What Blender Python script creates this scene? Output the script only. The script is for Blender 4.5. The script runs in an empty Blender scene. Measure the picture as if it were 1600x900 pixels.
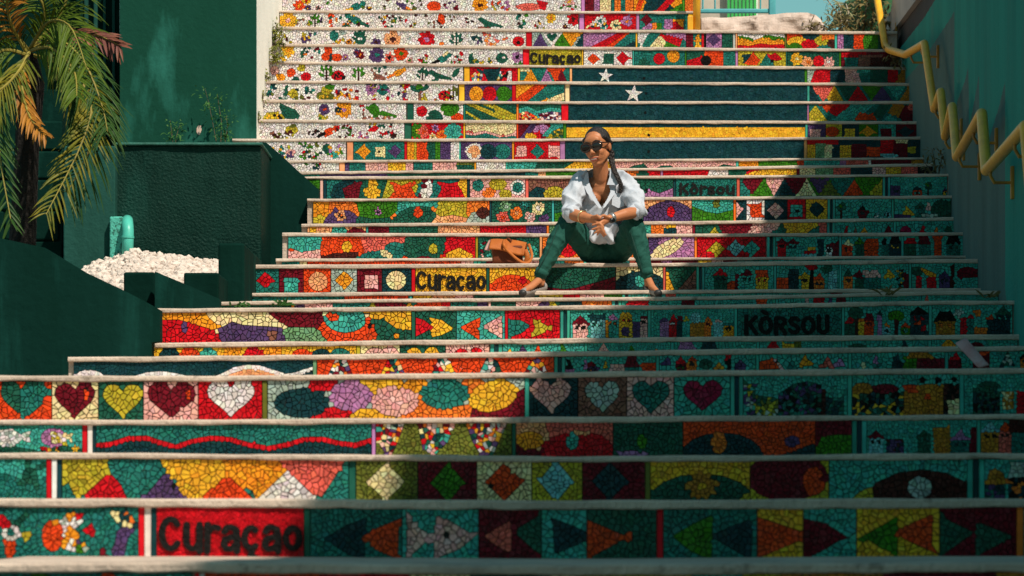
import bpy, bmesh, math, random
from mathutils import Vector, Matrix, noise
random.seed(7)
RND = random.Random(11)
scene = bpy.context.scene
COL = scene.collection
F, U0, V0 = 6000.0, 808.0, 800.0          # long lens: depth of a point = F / (pixels per metre)

# ------------------------------------------------------------------ camera, sky, sun
cam_d = bpy.data.cameras.new('camera'); cam = bpy.data.objects.new('camera', cam_d); COL.objects.link(cam)
cam.location = (0, 0, 0); cam.rotation_euler = (math.radians(90), 0, 0)
cam_d.sensor_width = 36; cam_d.lens = 135; cam_d.shift_x = -8/1600; cam_d.shift_y = 350/1600
cam_d.clip_start = 0.5; cam_d.clip_end = 2000
cam_d.dof.use_dof = True; cam_d.dof.focus_distance = 25.0; cam_d.dof.aperture_fstop = 8.0
scene.camera = cam
SUN_AZ, SUN_EL = math.radians(35), math.radians(54)     # to the right behind the camera
TO_SUN = Vector((math.sin(SUN_AZ)*math.cos(SUN_EL), -math.cos(SUN_AZ)*math.cos(SUN_EL), math.sin(SUN_EL)))
w = bpy.data.worlds.new("World"); scene.world = w; w.use_nodes = True
nt = w.node_tree; nt.nodes.clear()
sky = nt.nodes.new('ShaderNodeTexSky'); sky.sky_type = 'NISHITA'; sky.sun_disc = False
sky.sun_elevation = SUN_EL; sky.sun_rotation = math.radians(145)
tint = nt.nodes.new('ShaderNodeMix'); tint.data_type = 'RGBA'; tint.blend_type = 'MULTIPLY'
tint.inputs[0].default_value = 1.0; tint.inputs[7].default_value = (0.44, 0.74, 0.60, 1)
bg = nt.nodes.new('ShaderNodeBackground'); bg.inputs[1].default_value = 0.108
wo = nt.nodes.new('ShaderNodeOutputWorld')
nt.links.new(sky.outputs[0], tint.inputs[6]); nt.links.new(tint.outputs[2], bg.inputs[0]); nt.links.new(bg.outputs[0], wo.inputs[0])
sd = bpy.data.lights.new('sun', 'SUN'); sd.energy = 4.1; sd.angle = math.radians(0.9); sd.color = (1.0, 0.90, 0.77)
sun = bpy.data.objects.new('sun', sd); COL.objects.link(sun); sun.rotation_euler = TO_SUN.to_track_quat('Z', 'Y').to_euler()
sun.location = (8, -10, 20)
scene.view_settings.view_transform = 'Standard'; scene.view_settings.look = 'None'
scene.view_settings.exposure = 0.36; scene.view_settings.gamma = 1.0

# ------------------------------------------------------------------ helpers
def lin(c):
    return tuple((x/255/12.92 if x <= 10 else ((x/255+0.055)/1.055)**2.4) for x in c)
def P(u, v, s): return Vector(((u-U0)/s, F/s, (V0-v)/s))
def PY(u, v, y): return P(u, v, F/y)
def tag(o, label=None, cat=None, group=None, kind=None):
    if label: o['label'] = label
    if cat: o['category'] = cat
    if group: o['group'] = group
    if kind: o['kind'] = kind
    return o
def link(name, me, parent=None, mat=None, smooth=False):
    o = bpy.data.objects.new(name, me); COL.objects.link(o)
    if mat is not None and not me.materials: me.materials.append(mat)
    if smooth and len(me.polygons): me.polygons.foreach_set('use_smooth', [True]*len(me.polygons))
    if parent is not None: o.parent = parent
    return o
def mesh(name, vs, fs, mat=None, parent=None, smooth=False):
    me = bpy.data.meshes.new(name); me.from_pydata([tuple(v) for v in vs], [], fs); me.update()
    return link(name, me, parent, mat, smooth)
def fixn(o):
    bm = bmesh.new(); bm.from_mesh(o.data); bmesh.ops.recalc_face_normals(bm, faces=bm.faces); bm.to_mesh(o.data); bm.free(); return o
def bm_obj(name, bm, mat=None, parent=None, smooth=False):
    bmesh.ops.recalc_face_normals(bm, faces=bm.faces)
    me = bpy.data.meshes.new(name); bm.to_mesh(me); bm.free()
    return link(name, me, parent, mat, smooth)
def empty(name, loc=(0, 0, 0)):
    o = bpy.data.objects.new(name, None); COL.objects.link(o); o.location = loc; o.empty_display_size = .1; return o
def box_bm(bm, x0, x1, y0, y1, z0, z1, bev=0.0):
    r = bmesh.ops.create_cube(bm, size=1)
    bmesh.ops.scale(bm, vec=(x1-x0, y1-y0, z1-z0), verts=r['verts'])
    bmesh.ops.translate(bm, vec=((x0+x1)/2, (y0+y1)/2, (z0+z1)/2), verts=r['verts'])
    if bev:
        es = list({e for v in r['verts'] for e in v.link_edges})
        bmesh.ops.bevel(bm, geom=es, offset=bev, segments=2, affect='EDGES', profile=.5)
def tube_bm(bm, pts, r, n=12, cap=True):
    pts = [Vector(p) for p in pts]; rs = r if isinstance(r, (list, tuple)) else [r]*len(pts)
    rings = []; prev = None
    for i, p in enumerate(pts):
        a = (pts[i]-pts[i-1]).normalized() if i else (pts[1]-pts[0]).normalized()
        b = (pts[i+1]-pts[i]).normalized() if i < len(pts)-1 else a
        t = (a+b)
        t = t.normalized() if t.length > 1e-4 else a
        k = 1/max(.35, t.dot(a)) if i and i < len(pts)-1 else 1
        if prev is None:
            x = t.orthogonal().normalized()
        else:
            x = (prev - t*prev.dot(t)).normalized()
        prev = x; yv = t.cross(x)
        bend = (b-a); bend = bend - t*bend.dot(t)
        ring = []
        for j in range(n):
            d = x*math.cos(2*math.pi*j/n)+yv*math.sin(2*math.pi*j/n)
            if bend.length > 1e-3:
                bn = bend.normalized(); d = d + bn*(d.dot(bn))*(min(k, 2.2)-1)
            ring.append(bm.verts.new(p+d*rs[i]))
        rings.append(ring)
    for a, b in zip(rings, rings[1:]):
        for j in range(n): bm.faces.new((a[j], a[(j+1) % n], b[(j+1) % n], b[j]))
    if cap:
        bm.faces.new(rings[0][::-1]); bm.faces.new(rings[-1])
def prism(name, outline, y0, y1, mat, parent=None):
    """outline: (x, z) points of a flat front at y0, carried straight back to y1"""
    n = len(outline); vs = [(x, y0, z) for x, z in outline]+[(x, y1, z) for x, z in outline]
    fs = [tuple(range(n)), tuple(range(2*n-1, n-1, -1))]+[(i, (i+1) % n, n+(i+1) % n, n+i) for i in range(n)]
    return fixn(mesh(name, vs, fs, mat, parent))

MATS = {}
def mat(name, c, c2=None, scale=6.0, rough=0.6, bump=0.0, bscale=40.0, spec=0.4, stretch=(1, 1, 1), lo=.35, hi=.65, metal=0.0, detail=6.0, c3=None, s3=1.0, lo3=.55, hi3=.7, trans=0.0):
    if name in MATS: return MATS[name]
    m = bpy.data.materials.new(name); m.use_nodes = True; t = m.node_tree; b = t.nodes['Principled BSDF']
    b.inputs['Roughness'].default_value = rough; b.inputs['Specular IOR Level'].default_value = spec; b.inputs['Metallic'].default_value = metal
    co = t.nodes.new('ShaderNodeTexCoord'); mp = t.nodes.new('ShaderNodeMapping'); mp.inputs['Scale'].default_value = stretch
    t.links.new(co.outputs['Object'], mp.inputs[0])
    def layer(col_a, col_b, sc, l, h, off=0.0):
        n = t.nodes.new('ShaderNodeTexNoise'); n.inputs['Scale'].default_value = sc; n.inputs['Detail'].default_value = detail; n.inputs['Roughness'].default_value = .62
        if off:
            ad = t.nodes.new('ShaderNodeVectorMath'); ad.inputs[1].default_value = (off, off, off); t.links.new(mp.outputs[0], ad.inputs[0]); t.links.new(ad.outputs[0], n.inputs['Vector'])
        else: t.links.new(mp.outputs[0], n.inputs['Vector'])
        r = t.nodes.new('ShaderNodeMapRange'); r.inputs['From Min'].default_value = l; r.inputs['From Max'].default_value = h; r.clamp = True
        t.links.new(n.outputs[0], r.inputs['Value'])
        mx = t.nodes.new('ShaderNodeMix'); mx.data_type = 'RGBA'
        for k, cc in ((6, col_a), (7, col_b)):
            if isinstance(cc, tuple): mx.inputs[k].default_value = (*cc[:3], 1)
            else: t.links.new(cc, mx.inputs[k])
        t.links.new(r.outputs[0], mx.inputs[0]); return mx.outputs[2]
    out = None
    if c2 is not None: out = layer(c, c2, scale, lo, hi)
    if c3 is not None: out = layer(out if out is not None else c, c3, s3, lo3, hi3, 3.7)
    if out is not None: t.links.new(out, b.inputs['Base Color'])
    else: b.inputs['Base Color'].default_value = (*c[:3], 1)
    if bump:
        n = t.nodes.new('ShaderNodeTexNoise'); n.inputs['Scale'].default_value = bscale; n.inputs['Detail'].default_value = 5; t.links.new(co.outputs['Object'], n.inputs['Vector'])
        bp = t.nodes.new('ShaderNodeBump'); bp.inputs['Strength'].default_value = bump; bp.inputs['Distance'].default_value = .02
        t.links.new(n.outputs[0], bp.inputs['Height']); t.links.new(bp.outputs[0], b.inputs['Normal'])
    if trans:
        b.inputs['Transmission Weight'].default_value = trans
    MATS[name] = m; return m
def tile_mat():
    m = bpy.data.materials.new('glazed_tile'); m.use_nodes = True; t = m.node_tree; b = t.nodes['Principled BSDF']
    a = t.nodes.new('ShaderNodeAttribute'); a.attribute_name = 'tint'
    co = t.nodes.new('ShaderNodeTexCoord'); n = t.nodes.new('ShaderNodeTexNoise'); n.inputs['Scale'].default_value = 22; n.inputs['Detail'].default_value = 4
    t.links.new(co.outputs['Object'], n.inputs['Vector'])
    r = t.nodes.new('ShaderNodeMapRange'); r.inputs['From Min'].default_value = .3; r.inputs['From Max'].default_value = .7
    r.inputs['To Min'].default_value = .78; r.inputs['To Max'].default_value = 1.08; t.links.new(n.outputs[0], r.inputs['Value'])
    mx = t.nodes.new('ShaderNodeVectorMath'); mx.operation = 'SCALE'; t.links.new(a.outputs['Color'], mx.inputs[0]); t.links.new(r.outputs[0], mx.inputs['Scale'])
    t.links.new(mx.outputs[0], b.inputs['Base Color'])
    r2 = t.nodes.new('ShaderNodeMapRange'); r2.inputs['From Min'].default_value = .3; r2.inputs['From Max'].default_value = .7
    r2.inputs['To Min'].default_value = .28; r2.inputs['To Max'].default_value = .55; t.links.new(n.outputs[0], r2.inputs['Value']); t.links.new(r2.outputs[0], b.inputs['Roughness'])
    b.inputs['Specular IOR Level'].default_value = .16
    return m
TILE = tile_mat()
GROUT = mat('dark_grout', (.017, .015, .013), (.034, .03, .026), 30, .9)
NOSE = mat('cream_step_paint', (.60, .48, .39), (.38, .30, .245), 3.2, .85, .5, 50, .08, lo=.40, hi=.70, c3=(.13, .105, .085), s3=11, lo3=.60, hi3=.76, detail=9)
CONC = mat('raw_concrete', (.3, .27, .23), (.2, .18, .16), 8, .85, .3, 60)

PAL = {k: lin(v) for k, v in dict(
 wh=(232, 222, 218), bk=(18, 15, 14), rd=(205, 14, 28), ma=(112, 12, 30), orr=(246, 120, 40), ro=(228, 70, 22), ye=(245, 177, 44), am=(246, 150, 32),
 cr=(244, 216, 160), li=(188, 168, 44), ol=(105, 110, 40), gr=(58, 122, 22), dg=(28, 88, 70), te=(62, 165, 150), mt=(34, 115, 105), nv=(16, 58, 64),
 pu=(84, 60, 104), la=(178, 118, 166), pk=(238, 172, 164), pe=(250, 164, 112), sa=(226, 98, 84), br=(140, 88, 74), gy=(166, 182, 172), sg=(112, 156, 112),
 sb=(120, 190, 192), db=(72, 28, 22), mg=(150, 18, 60), go=(190, 122, 38)).items()}
# ------------------------------------------------------------------ the staircase: one step per entry, top to bottom
# name, scale (pixels per metre at the step's edge), edge line points (u, v), edge thickness, left end, right end, label
STEPS = [
 ('A', 183.7, '500 -11 800 -10 1085 -9', 4.5, 441, 1083, 'topmost step in view, white mosaic riser with orange and yellow flowers, lilac strip'),
 ('B', 185.3, '500 16 800 17 1085 17.5', 4.5, 437, 1083, 'step below the topmost, white riser with dark green lizard and red flower panel'),
 ('C', 187.0, '500 42 800 45 1310 48.5', 5, 425, 1392, 'step at the foot of the yellow post, riser with triangles, heart and orange wave panels'),
 ('D', 188.7, '500 68.5 800 72 1310 76', 5, 422, 1407, 'step whose riser has black lettering on a lime panel'),
 ('E', 190.5, '500 96.5 800 101 1310 104', 4.8, 418, 1414, 'step with the smaller white star on the upper dark blue flag band'),
 ('F', 192.3, '500 126 800 127 1310 129', 5, 411, 1422, 'step with the larger white star on dark blue, purple panel of three circles'),
 ('G', 194.0, '500 156 800 158 1310 158', 5, 405, 1431, 'step with plain dark blue flag band, green striped panel and lizard mosaic'),
 ('H', 196.0, '500 186.7 800 187.5 1310 189', 5.3, 380, 1436, 'step with the long yellow flag stripe behind the seated woman'),
 ('I', 198.0, '500 216.5 800 216.5 1310 214', 5, 372, 1441, 'step with the lowest dark blue flag band beside the woman head'),
 ('J', 200.0, '560 250 1110 248 1380 246', 4.2, 405, 1443, 'narrow step riser with pink mosaic strip right of the woman neck'),
 ('K', 205.8, '560 267 1110 261 1380 256.5', 5, 425, 1462, 'thin step band of red and yellow tiles at the woman shoulder height'),
 ('L', 215.8, '560 275.5 1110 274 1380 272', 5, 440, 1480, 'step with dark serif lettering on a teal panel right of the woman arm'),
 ('M', 218.0, '560 310 1110 307.5 1380 306', 5, 489, 1486, 'step with round flower mosaics and purple hill beside the woman elbow'),
 ('N', 220.0, '560 349 1110 345 1380 341', 5.5, 480, 1492, 'narrow step band of red and purple tiles above the leather bag'),
 ('O', 229.0, '560 364 1110 365 1380 363.5', 6, 450, 1505, 'step riser behind the tan bag, red panel with three diamonds'),
 ('P', 231.8, '560 403.7 1110 402 1380 400', 5, 440, 1507, 'very thin orange step band right behind the seat step'),
 ('Q', 250.0, '560 412.8 1110 410 1380 406', 6.5, 387, 1528, 'step the woman and bag sit on, riser lettering black on yellow'),
 ('R', 253.5, '560 456.5 1110 452.5 1380 451', 6, 380, 1530, 'step under the woman shoes, thin turquoise and orange riser'),
 ('S', 277.5, '410 470 560 467 1110 463 1380 457', 6, 343, 1560, 'step just below the shoes, thin riser with a flat red roof'),
 ('T', 303.3, '410 481 1110 476 1380 471.5', 6.6, 252, 1582, 'step with black capital lettering on teal and fish arrows'),
 ('U', 308.0, '410 534 1110 526 1410 523.6', 8, 237, 1590, 'narrow step riser with yellow strip of coloured domes'),
 ('V', 350.0, '410 555 1410 542', 8.6, 115, 1640, 'step with orange riser dotted by speckled triangles and dark blue wave'),
 ('W', 400.0, '410 585.7 1410 576', 9.2, -40, 1690, 'step with the row of mosaic hearts'),
 ('X', 415.0, '410 654.6 1410 648', 8.8, -40, 1690, 'step with a red wavy line on teal and speckled wedges'),
 ('Y', 455.0, '410 709 900 713 1410 709', 9.5, -40, 1690, 'step with the row of large diamonds and coloured triangles'),
 ('Z', 500.0, '410 779 900 782 1410 779', 15, -40, 1690, 'lowest full step, big black lettering on red and arrow fish'),
 ('AA', 560.0, '410 879.6 900 883 1410 879', 16.5, -40, 1690, 'bottom step cut off by the picture edge'),
]
SI = {}
for i, (nm, s, ln, th, uL, uR, lab) in enumerate(STEPS):
    q = list(map(float, ln.split())); th = th*(.86 if s < 240 else .94); SI[nm] = dict(i=i, s=s, ln=list(zip(q[::2], q[1::2])), th=th, uL=uL, uR=uR, lab=lab, panels=[])
def vtop(r, u):
    L = r['ln']
    if u <= L[0][0]: a, b = L[0], L[1]
    elif u >= L[-1][0]: a, b = L[-2], L[-1]
    else:
        for a, b in zip(L, L[1:]):
            if u <= b[0]: break
    k = (b[1]-a[1])/(b[0]-a[0]); lim = max(-140, min(140, u-a[0])) if u <= L[0][0] else u-a[0]
    if u > L[-1][0]: lim = (b[0]-a[0]) + min(120, u-b[0])
    return a[1]+k*lim
OVER = .019                                   # nosing overhang in front of the riser
def rsc(r): return F/(F/r['s']+OVER)
# ---- drawing words: every panel is a list of shapes in painter's order
CUR = {}
def row(nm): CUR['r'] = SI[nm]; CUR['p'] = None
def p(u0, u1, bgc, size=None, label=None, g=None):
    d = dict(u0=u0, u1=u1, bg=bgc, size=size or CUR.get('size', 7), shapes=[], text=[], label=label, g=g); CUR['r']['panels'].append(d); CUR['p'] = d
def st(u0, u1, c): CUR['r']['panels'].append(dict(u0=u0, u1=u1, strip=c))
def st3(u0, u1):
    w3 = (u1-u0)/3; st(u0, u0+w3, 'te'); st(u0+w3, u1-w3, 'nv'); st(u1-w3, u1, 'te')
SEP = {'disc', 'square', 'diamond', 'triangle', 'heart', 'star', 'sun', 'hill', 'stripe', 'arrow'}
CUR.update(inst=0, force=False, last=None)
def sh(c, pts, name=None):
    key = None
    if name:
        if name == 'leaf' and CUR['force']: name = 'leaves'
        xs = [q[0] for q in pts]; ys = [q[1] for q in pts]; bb = [min(xs), min(ys), max(xs), max(ys)]; L = CUR['last']
        if CUR['force'] or (L and L[0] == name and name not in SEP and bb[0] < L[2][2]+1 and bb[2] > L[2][0]-1):
            if not L or L[0] != name: CUR['inst'] += 1; L = [name, CUR['inst'], bb]
            L[2] = [min(L[2][0], bb[0]), 0, max(L[2][2], bb[2]), 0]
        else: CUR['inst'] += 1; L = [name, CUR['inst'], bb]
        CUR['last'] = L; key = (name, L[1])
    CUR['p']['shapes'].append((pts, c, key))
def one(f):
    """everything one call draws is one motif"""
    def g_(*a, **k):
        CUR['last'] = None; CUR['force'] = True; f(*a, **k); CUR['force'] = False; CUR['last'] = None
    return g_
def pg(c, s, name=None):
    q = list(map(float, s.split())); sh(c, list(zip(q[::2], q[1::2])), name)
def hill(c, s, name=None):
    q = list(map(float, s.split())); pt = list(zip(q[::2], q[1::2])); sh(c, pt+[(pt[-1][0], 2000), (pt[0][0], 2000)], name)
def rc(c, u0, v0, u1, v1, name=None): sh(c, [(u0, v0), (u1, v0), (u1, v1), (u0, v1)], name)
def el(c, u, v, rx, ry=None, name=None, rot=0, n=16):
    ry = ry or rx; a = math.radians(rot); ca, sa_ = math.cos(a), math.sin(a)
    sh(c, [(u+rx*math.cos(t)*ca-ry*math.sin(t)*sa_, v+rx*math.cos(t)*sa_+ry*math.sin(t)*ca) for t in [2*math.pi*k/n for k in range(n)]], name)
@one
def di(c, u, v, rx, ry, name='diamond'): sh(c, [(u-rx, v), (u, v-ry), (u+rx, v), (u, v+ry)], name)
@one
def tri(c, u0, u1, vt, vb, name='triangle'): sh(c, [(u0, vb), ((u0+u1)/2, vt), (u1, vb)], name)
@one
def inv(c, u0, u1, vt, vb, name='triangle'): sh(c, [(u0, vt), (u1, vt), ((u0+u1)/2, vb)], name)
@one
def heart(c, u, v, wd, h, name='heart'):
    pts = []
    for k in range(36):
        t = 2*math.pi*k/36
        pts.append((u+wd/2*(math.sin(t)**3), v-h/2*((13*math.cos(t)-5*math.cos(2*t)-2*math.cos(3*t)-math.cos(4*t))/14.5)-h*.06))
    sh(c, pts, name)
@one
def star(c, u, v, r, rot=-90, name='star'):
    sh(c, [(u+(r if k % 2 == 0 else r*.4)*math.cos(math.radians(rot+36*k)), v+(r if k % 2 == 0 else r*.4)*math.sin(math.radians(rot+36*k))) for k in range(10)], name)
@one
def fl(c, u, v, r, cc='ye', n=7):
    for k in range(n):
        a = 2*math.pi*k/n+.4; el(c, u+r*.6*math.cos(a), v+r*.6*math.sin(a), r*.46, r*.36, 'flower', math.degrees(a), 8)
    el(cc, u, v, r*.34, None, 'flower', 0, 8)
@one
def bird(c, u, v, wd, c2='bk', d=1):
    el(c, u, v, wd*.33, wd*.17, 'bird', -25*d, 10); el(c, u+d*wd*.3, v-wd*.16, wd*.12, None, 'bird', 0, 8)
    sh(c2, [(u-d*wd*.2, v), (u-d*wd*.58, v+wd*.2), (u-d*wd*.5, v+wd*.3), (u-d*wd*.1, v+wd*.12)], 'bird')
@one
def liz(c, u, v, wd, d=1):
    sh(c, [(u-d*wd*.5, v-wd*.13), (u-d*wd*.35, v-wd*.2), (u-d*wd*.15, v-wd*.08), (u+d*wd*.15, v+wd*.02), (u+d*wd*.55, v+wd*.16), (u+d*wd*.1, v+wd*.14), (u-d*wd*.2, v+wd*.1), (u-d*wd*.38, v-wd*.04)], 'lizard')
    sh(c, [(u-d*wd*.22, v+wd*.02), (u-d*wd*.28, v+wd*.2), (u-d*wd*.12, v+wd*.18), (u-d*wd*.04, v+wd*.05)], 'lizard')
@one
def lady(u, v, r):
    el('rd', u, v, r*1.25, r*.95, 'ladybird'); el('bk', u+r*1.1, v+r*.35, r*.42, None, 'ladybird', 0, 8)
    for a, b in ((-.5, -.2), (.1, -.45), (0, .3), (.6, .05), (-.6, .4)): el('bk', u+a*r, v+b*r, r*.2, None, 'ladybird', 0, 6)
@one
def plant(u, v, h, c='gr', stem='db'):
    sh(stem, [(u-h*.06, v+h*.5), (u-h*.04, v-h*.3), (u+h*.05, v-h*.3), (u+h*.07, v+h*.5)], 'plant')
    for a, b, rt in ((-.4, .05, 40), (.38, -.05, -40), (-.3, -.35, 60), (.3, -.4, -60), (0, -.5, 90)): el(c, u+a*h, v+b*h, h*.26, h*.13, 'plant', rt, 8)
@one
def bits(u0, v0, u1, v1, n, cols, r=2.6, seed=0):
    g = random.Random(seed)
    for k in range(n): el(g.choice(cols), g.uniform(u0, u1), g.uniform(v0, v1), r*g.uniform(.7, 1.3), r*g.uniform(.6, 1), 'leaf', g.uniform(0, 180), 7)
@one
def house(u0, u1, vt, wc, rcx, rh, win='nv', kind='t'):
    rc(wc, u0, vt+rh, u1, 2000, 'house'); ov = (u1-u0)*.1
    if kind == 't': sh(rcx, [(u0-ov, vt+rh), ((u0+u1)/2, vt), (u1+ov, vt+rh)], 'house')
    elif kind == 'z': sh(rcx, [(u0-ov, vt+rh), (u0+ov*2, vt), (u1-ov*2, vt), (u1+ov, vt+rh)], 'house')
    else: rc(rcx, u0, vt, u1, vt+rh, 'house')
    wd = u1-u0
    if win:
        k = max(2.6, wd*.13)
        rc(win, u0+wd*.2, vt+rh+k*.8, u0+wd*.2+k*1.3, vt+rh+k*2.4, 'house'); rc(win, u1-wd*.2-k*1.3, vt+rh+k*.8, u1-wd*.2, vt+rh+k*2.4, 'house')
def vil(u0, u1, vt, vb, seed, big=1.0):
    g = random.Random(seed); u = u0+2; H = vb-vt
    while u < u1-6:
        wd = min(g.uniform(14, 24)*big, u1-u-1); k = g.random()
        wc = g.choice(['rd', 'orr', 'ro', 'ma', 'ye', 'pu', 'mt', 'pk', 'nv', 'go', 'dg', 'la']); rcx = g.choice(['ma', 'rd', 'dg', 'nv', 'orr', 'la', 'bk', 'pu', 'ye'])
        if k < .72: house(u, u+wd, vt+H*g.uniform(.05, .5), wc, rcx, H*g.uniform(.18, .34), g.choice(['nv', 'bk', 'ye', 'te']), g.choice('ttzr'))
        elif k < .86:
            rc('db', u+wd*.42, vt+H*.4, u+wd*.58, 2000, 'tree'); el('dg', u+wd*.5, vt+H*.35, wd*.5, H*.26, 'tree'); el('gr', u+wd*.4, vt+H*.3, wd*.25, H*.14, 'tree')
        u += wd+g.uniform(1, 5)
def tx(s, u0, v0, u1, v1, c='bk'): CUR['p']['text'].append((s, u0, v0, u1, v1, c))

def size(n): CUR['size'] = n
CONF = ['wh', 'rd', 'te', 'cr', 'orr', 'dg', 'pu', 'pk', 'ma', 'gy', 'ye', 'nv']
LEAF = ['gr', 'dg', 'li', 'rd', 'db', 'ol', 'ye', 'ma']
# ================= row A
size(5.2); row('A')
p(441, 908, 'wh'); fl('ro', 468, 9, 9, 'am'); fl('ye', 479, 1, 7, 'rd'); fl('pu', 481, 13, 5); fl('pk', 497, 13, 4, 'rd'); bits(500, 0, 520, 6, 4, ['ye', 'gr'], 3, 1)
bird('mt', 556, 11, 34, 'ye'); bits(565, 8, 580, 16, 6, LEAF, 2.6, 2); bits(595, 0, 665, 16, 16, ['db', 'gr', 'br', 'ol'], 2.4, 3); bird('pu', 630, 10, 28, 'orr', -1)
el('ro', 678, 10, 11, 8, 'flower'); bits(690, 2, 715, 16, 9, ['la', 'pu', 'ma'], 3, 4); fl('am', 750, 8, 12, 'db'); bits(765, 2, 800, 16, 14, ['li', 'ro', 'la', 'gy'], 3, 5)
el('sa', 826, 11, 20, 6, 'fish'); pg('rd', '838 0 856 4 852 17 844 14', 'fish'); fl('pk', 890, 3, 8, 'ye'); bits(870, 8, 905, 16, 6, ['gr', 'rd'], 2.6, 6)
st(908, 914, 'la'); p(914, 928, 'ma'); p(928, 937, 'la'); p(937, 955, 'cr', 4.5); p(955, 990, 'mt'); rc('orr', 960, -20, 970, 60, 'stripe'); rc('orr', 977, -20, 988, 60, 'stripe')
p(990, 1066, 'nv'); pg('am', '990 -12 1012 -12 1004 20 990 20'); pg('ro', '1003 -12 1014 -12 998 20 990 20'); pg('rd', '1022 20 1052 -12 1066 -12 1036 20'); pg('am', '1048 8 1066 -10 1066 6 1052 12'); hill('gr', '1046 16 1066 6')
st(1066, 1070, 'gr'); p(1070, 1083, 'orr', 4)
# ================= row B
row('B'); p(437, 904, 'wh'); fl('ye', 450, 32, 13, 'pk', 8); bits(462, 30, 484, 44, 8, ['br', 'pe', 'li'], 3, 7); plant(492, 34, 16, 'gr'); bits(500, 30, 506, 42, 3, ['pu'], 2.5, 8)
el('ro', 517, 25, 6, 3, 'flower'); bits(512, 22, 545, 44, 13, ['ro', 'orr', 'ma', 'dg'], 3, 9); bird('mt', 555, 32, 36, 'dg', -1); bits(545, 24, 575, 44, 8, LEAF, 2.4, 10)
bits(590, 24, 650, 44, 26, LEAF, 2.5, 11); bits(665, 24, 712, 46, 16, ['db', 'br', 'ol'], 2.2, 12); el('ro', 690, 30, 5, 9, 'bird', -20); bits(728, 28, 740, 36, 5, ['rd', 'db'], 2, 13)
liz('dg', 768, 36, 46); rc('br', 748, 42, 768, 46.5); bits(808, 22, 824, 44, 10, ['dg', 'db', 'mt', 'gr'], 3, 14); fl('ye', 861, 28, 8, 'orr'); bits(836, 30, 852, 44, 5, LEAF, 2.4, 15); fl('rd', 896, 30, 10, 'db', 6); fl('ma', 883, 42, 4)
st(905, 913, 'la'); p(913, 994, 'rd'); fl('wh', 938, 33, 9, 'mt'); bits(918, 36, 950, 45, 14, CONF, 3, 16); fl('cr', 962, 40, 9, 'dg'); fl('la', 980, 33, 9, 'orr'); st(994, 999, 'la')
p(999, 1075, 'mt'); di('ma', 1010, 31, 9, 9); pg('la', '1003 44 1018 34 1020 46 1004 46'); pg('orr', '1018 36 1030 34 1028 46 1018 46'); rc('gr', 1026, 36, 1034, 47); rc('la', 1038, 30, 1051, 46, 'square'); rc('am', 1051, 30, 1068, 46, 'square'); pg('rd', '1048 47 1055 32 1068 47'); st(1075, 1083, 'ye')
# ================= row C
row('C'); p(425, 822, 'wh'); bits(428, 50, 460, 68, 14, ['ol', 'li', 'gr', 'db'], 3, 17); el('pu', 476, 61, 6, 4, 'butterfly'); bits(472, 50, 494, 66, 10, ['mt', 'ye', 'pu', 'li'], 3, 18); el('mt', 522, 56, 7, 8, 'bird'); el('gy', 534, 51, 7, 4, 'cloud'); fl('am', 545, 66, 5, 'br'); bits(520, 62, 560, 70, 8, ['li', 'ye', 'orr'], 2.6, 19)
plant(562, 60, 18, 'dg', 'dg'); el('dg', 563, 62, 9, 8, 'plant'); el('wh', 563, 60, 4, 3, 'plant'); fl('pu', 588, 66, 7, 'db', 5); fl('pe', 613, 62, 13, 'db', 9); fl('wh', 640, 60, 9, 'gy'); fl('rd', 667, 62, 13, 'la'); el('orr', 690, 68, 4, 3, 'flower'); plant(713, 64, 18, 'dg', 'dg'); bits(738, 56, 752, 68, 7, ['nv', 'dg', 'pu'], 3, 20)
bits(756, 52, 795, 70, 14, ['pe', 'pk', 'sa', 'orr'], 3, 21); el('rd', 810, 65, 9, 8, 'flower'); el('bk', 810, 66, 3, 3, 'flower'); st(822, 831, 'rd')
p(831, 911, 'gy'); tri('pu', 832, 856, 52, 73); inv('wh', 846, 884, 51, 76); heart('dg', 862, 59, 16, 14); tri('gr', 864, 892, 52, 73); inv('am', 879, 908, 51, 74); tri('nv', 897, 922, 52, 73)
p(911, 993, 'la'); pg('rd', '920 75 968 50 982 50 944 75'); pg('ro', '944 75 978 50 986 50 956 75'); pg('mt', '956 75 984 52 993 52 993 64 974 75'); hill('nv', '970 75 993 62')
st(993, 996, 'ye'); p(996, 1072, 'mt'); inv('wh', 990, 1014, 51, 74); tri('cr', 1014, 1048, 54, 74); pg('rd', '1030 52 1066 62 1062 74 1044 66'); pg('la', '1034 51 1072 51 1072 62'); hill('gr', '1036 74 1042 66 1060 74')
p(1072, 1096, 'ma'); rc('mt', 1083, 50, 1096, 80); tri('am', 1083, 1098, 52, 66); tri('ye', 1083, 1098, 62, 76); st(1096, 1100, 'rd'); st(1100, 1103, 'bk'); p(1103, 1128, 'la', 4.5); di('pu', 1115, 62, 11, 10); p(1128, 1145, 'dg'); st(1145, 1149, 'gy'); st(1149, 1152, 'pe')
p(1152, 1226, 'wh'); hill('gr', '1152 56 1164 58 1178 61 1192 56 1206 56 1226 60'); hill('am', '1152 58 1164 60 1178 63 1192 58 1206 58 1226 62'); hill('rd', '1152 70 1170 72 1188 68 1204 70 1226 69'); st(1226, 1229, 'ol')
p(1229, 1304, 'ro'); pg('nv', '1250 51 1282 51 1278 62 1258 64'); el('ye', 1246, 66, 16, 9); el('gr', 1242, 75, 12, 8); el('rd', 1264, 70, 12, 9); el('li', 1284, 64, 12, 8); rc('orr', 1284, 50, 1304, 62); el('db', 1300, 70, 9, 9); hill('mt', '1276 74 1286 69 1298 74')
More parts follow.
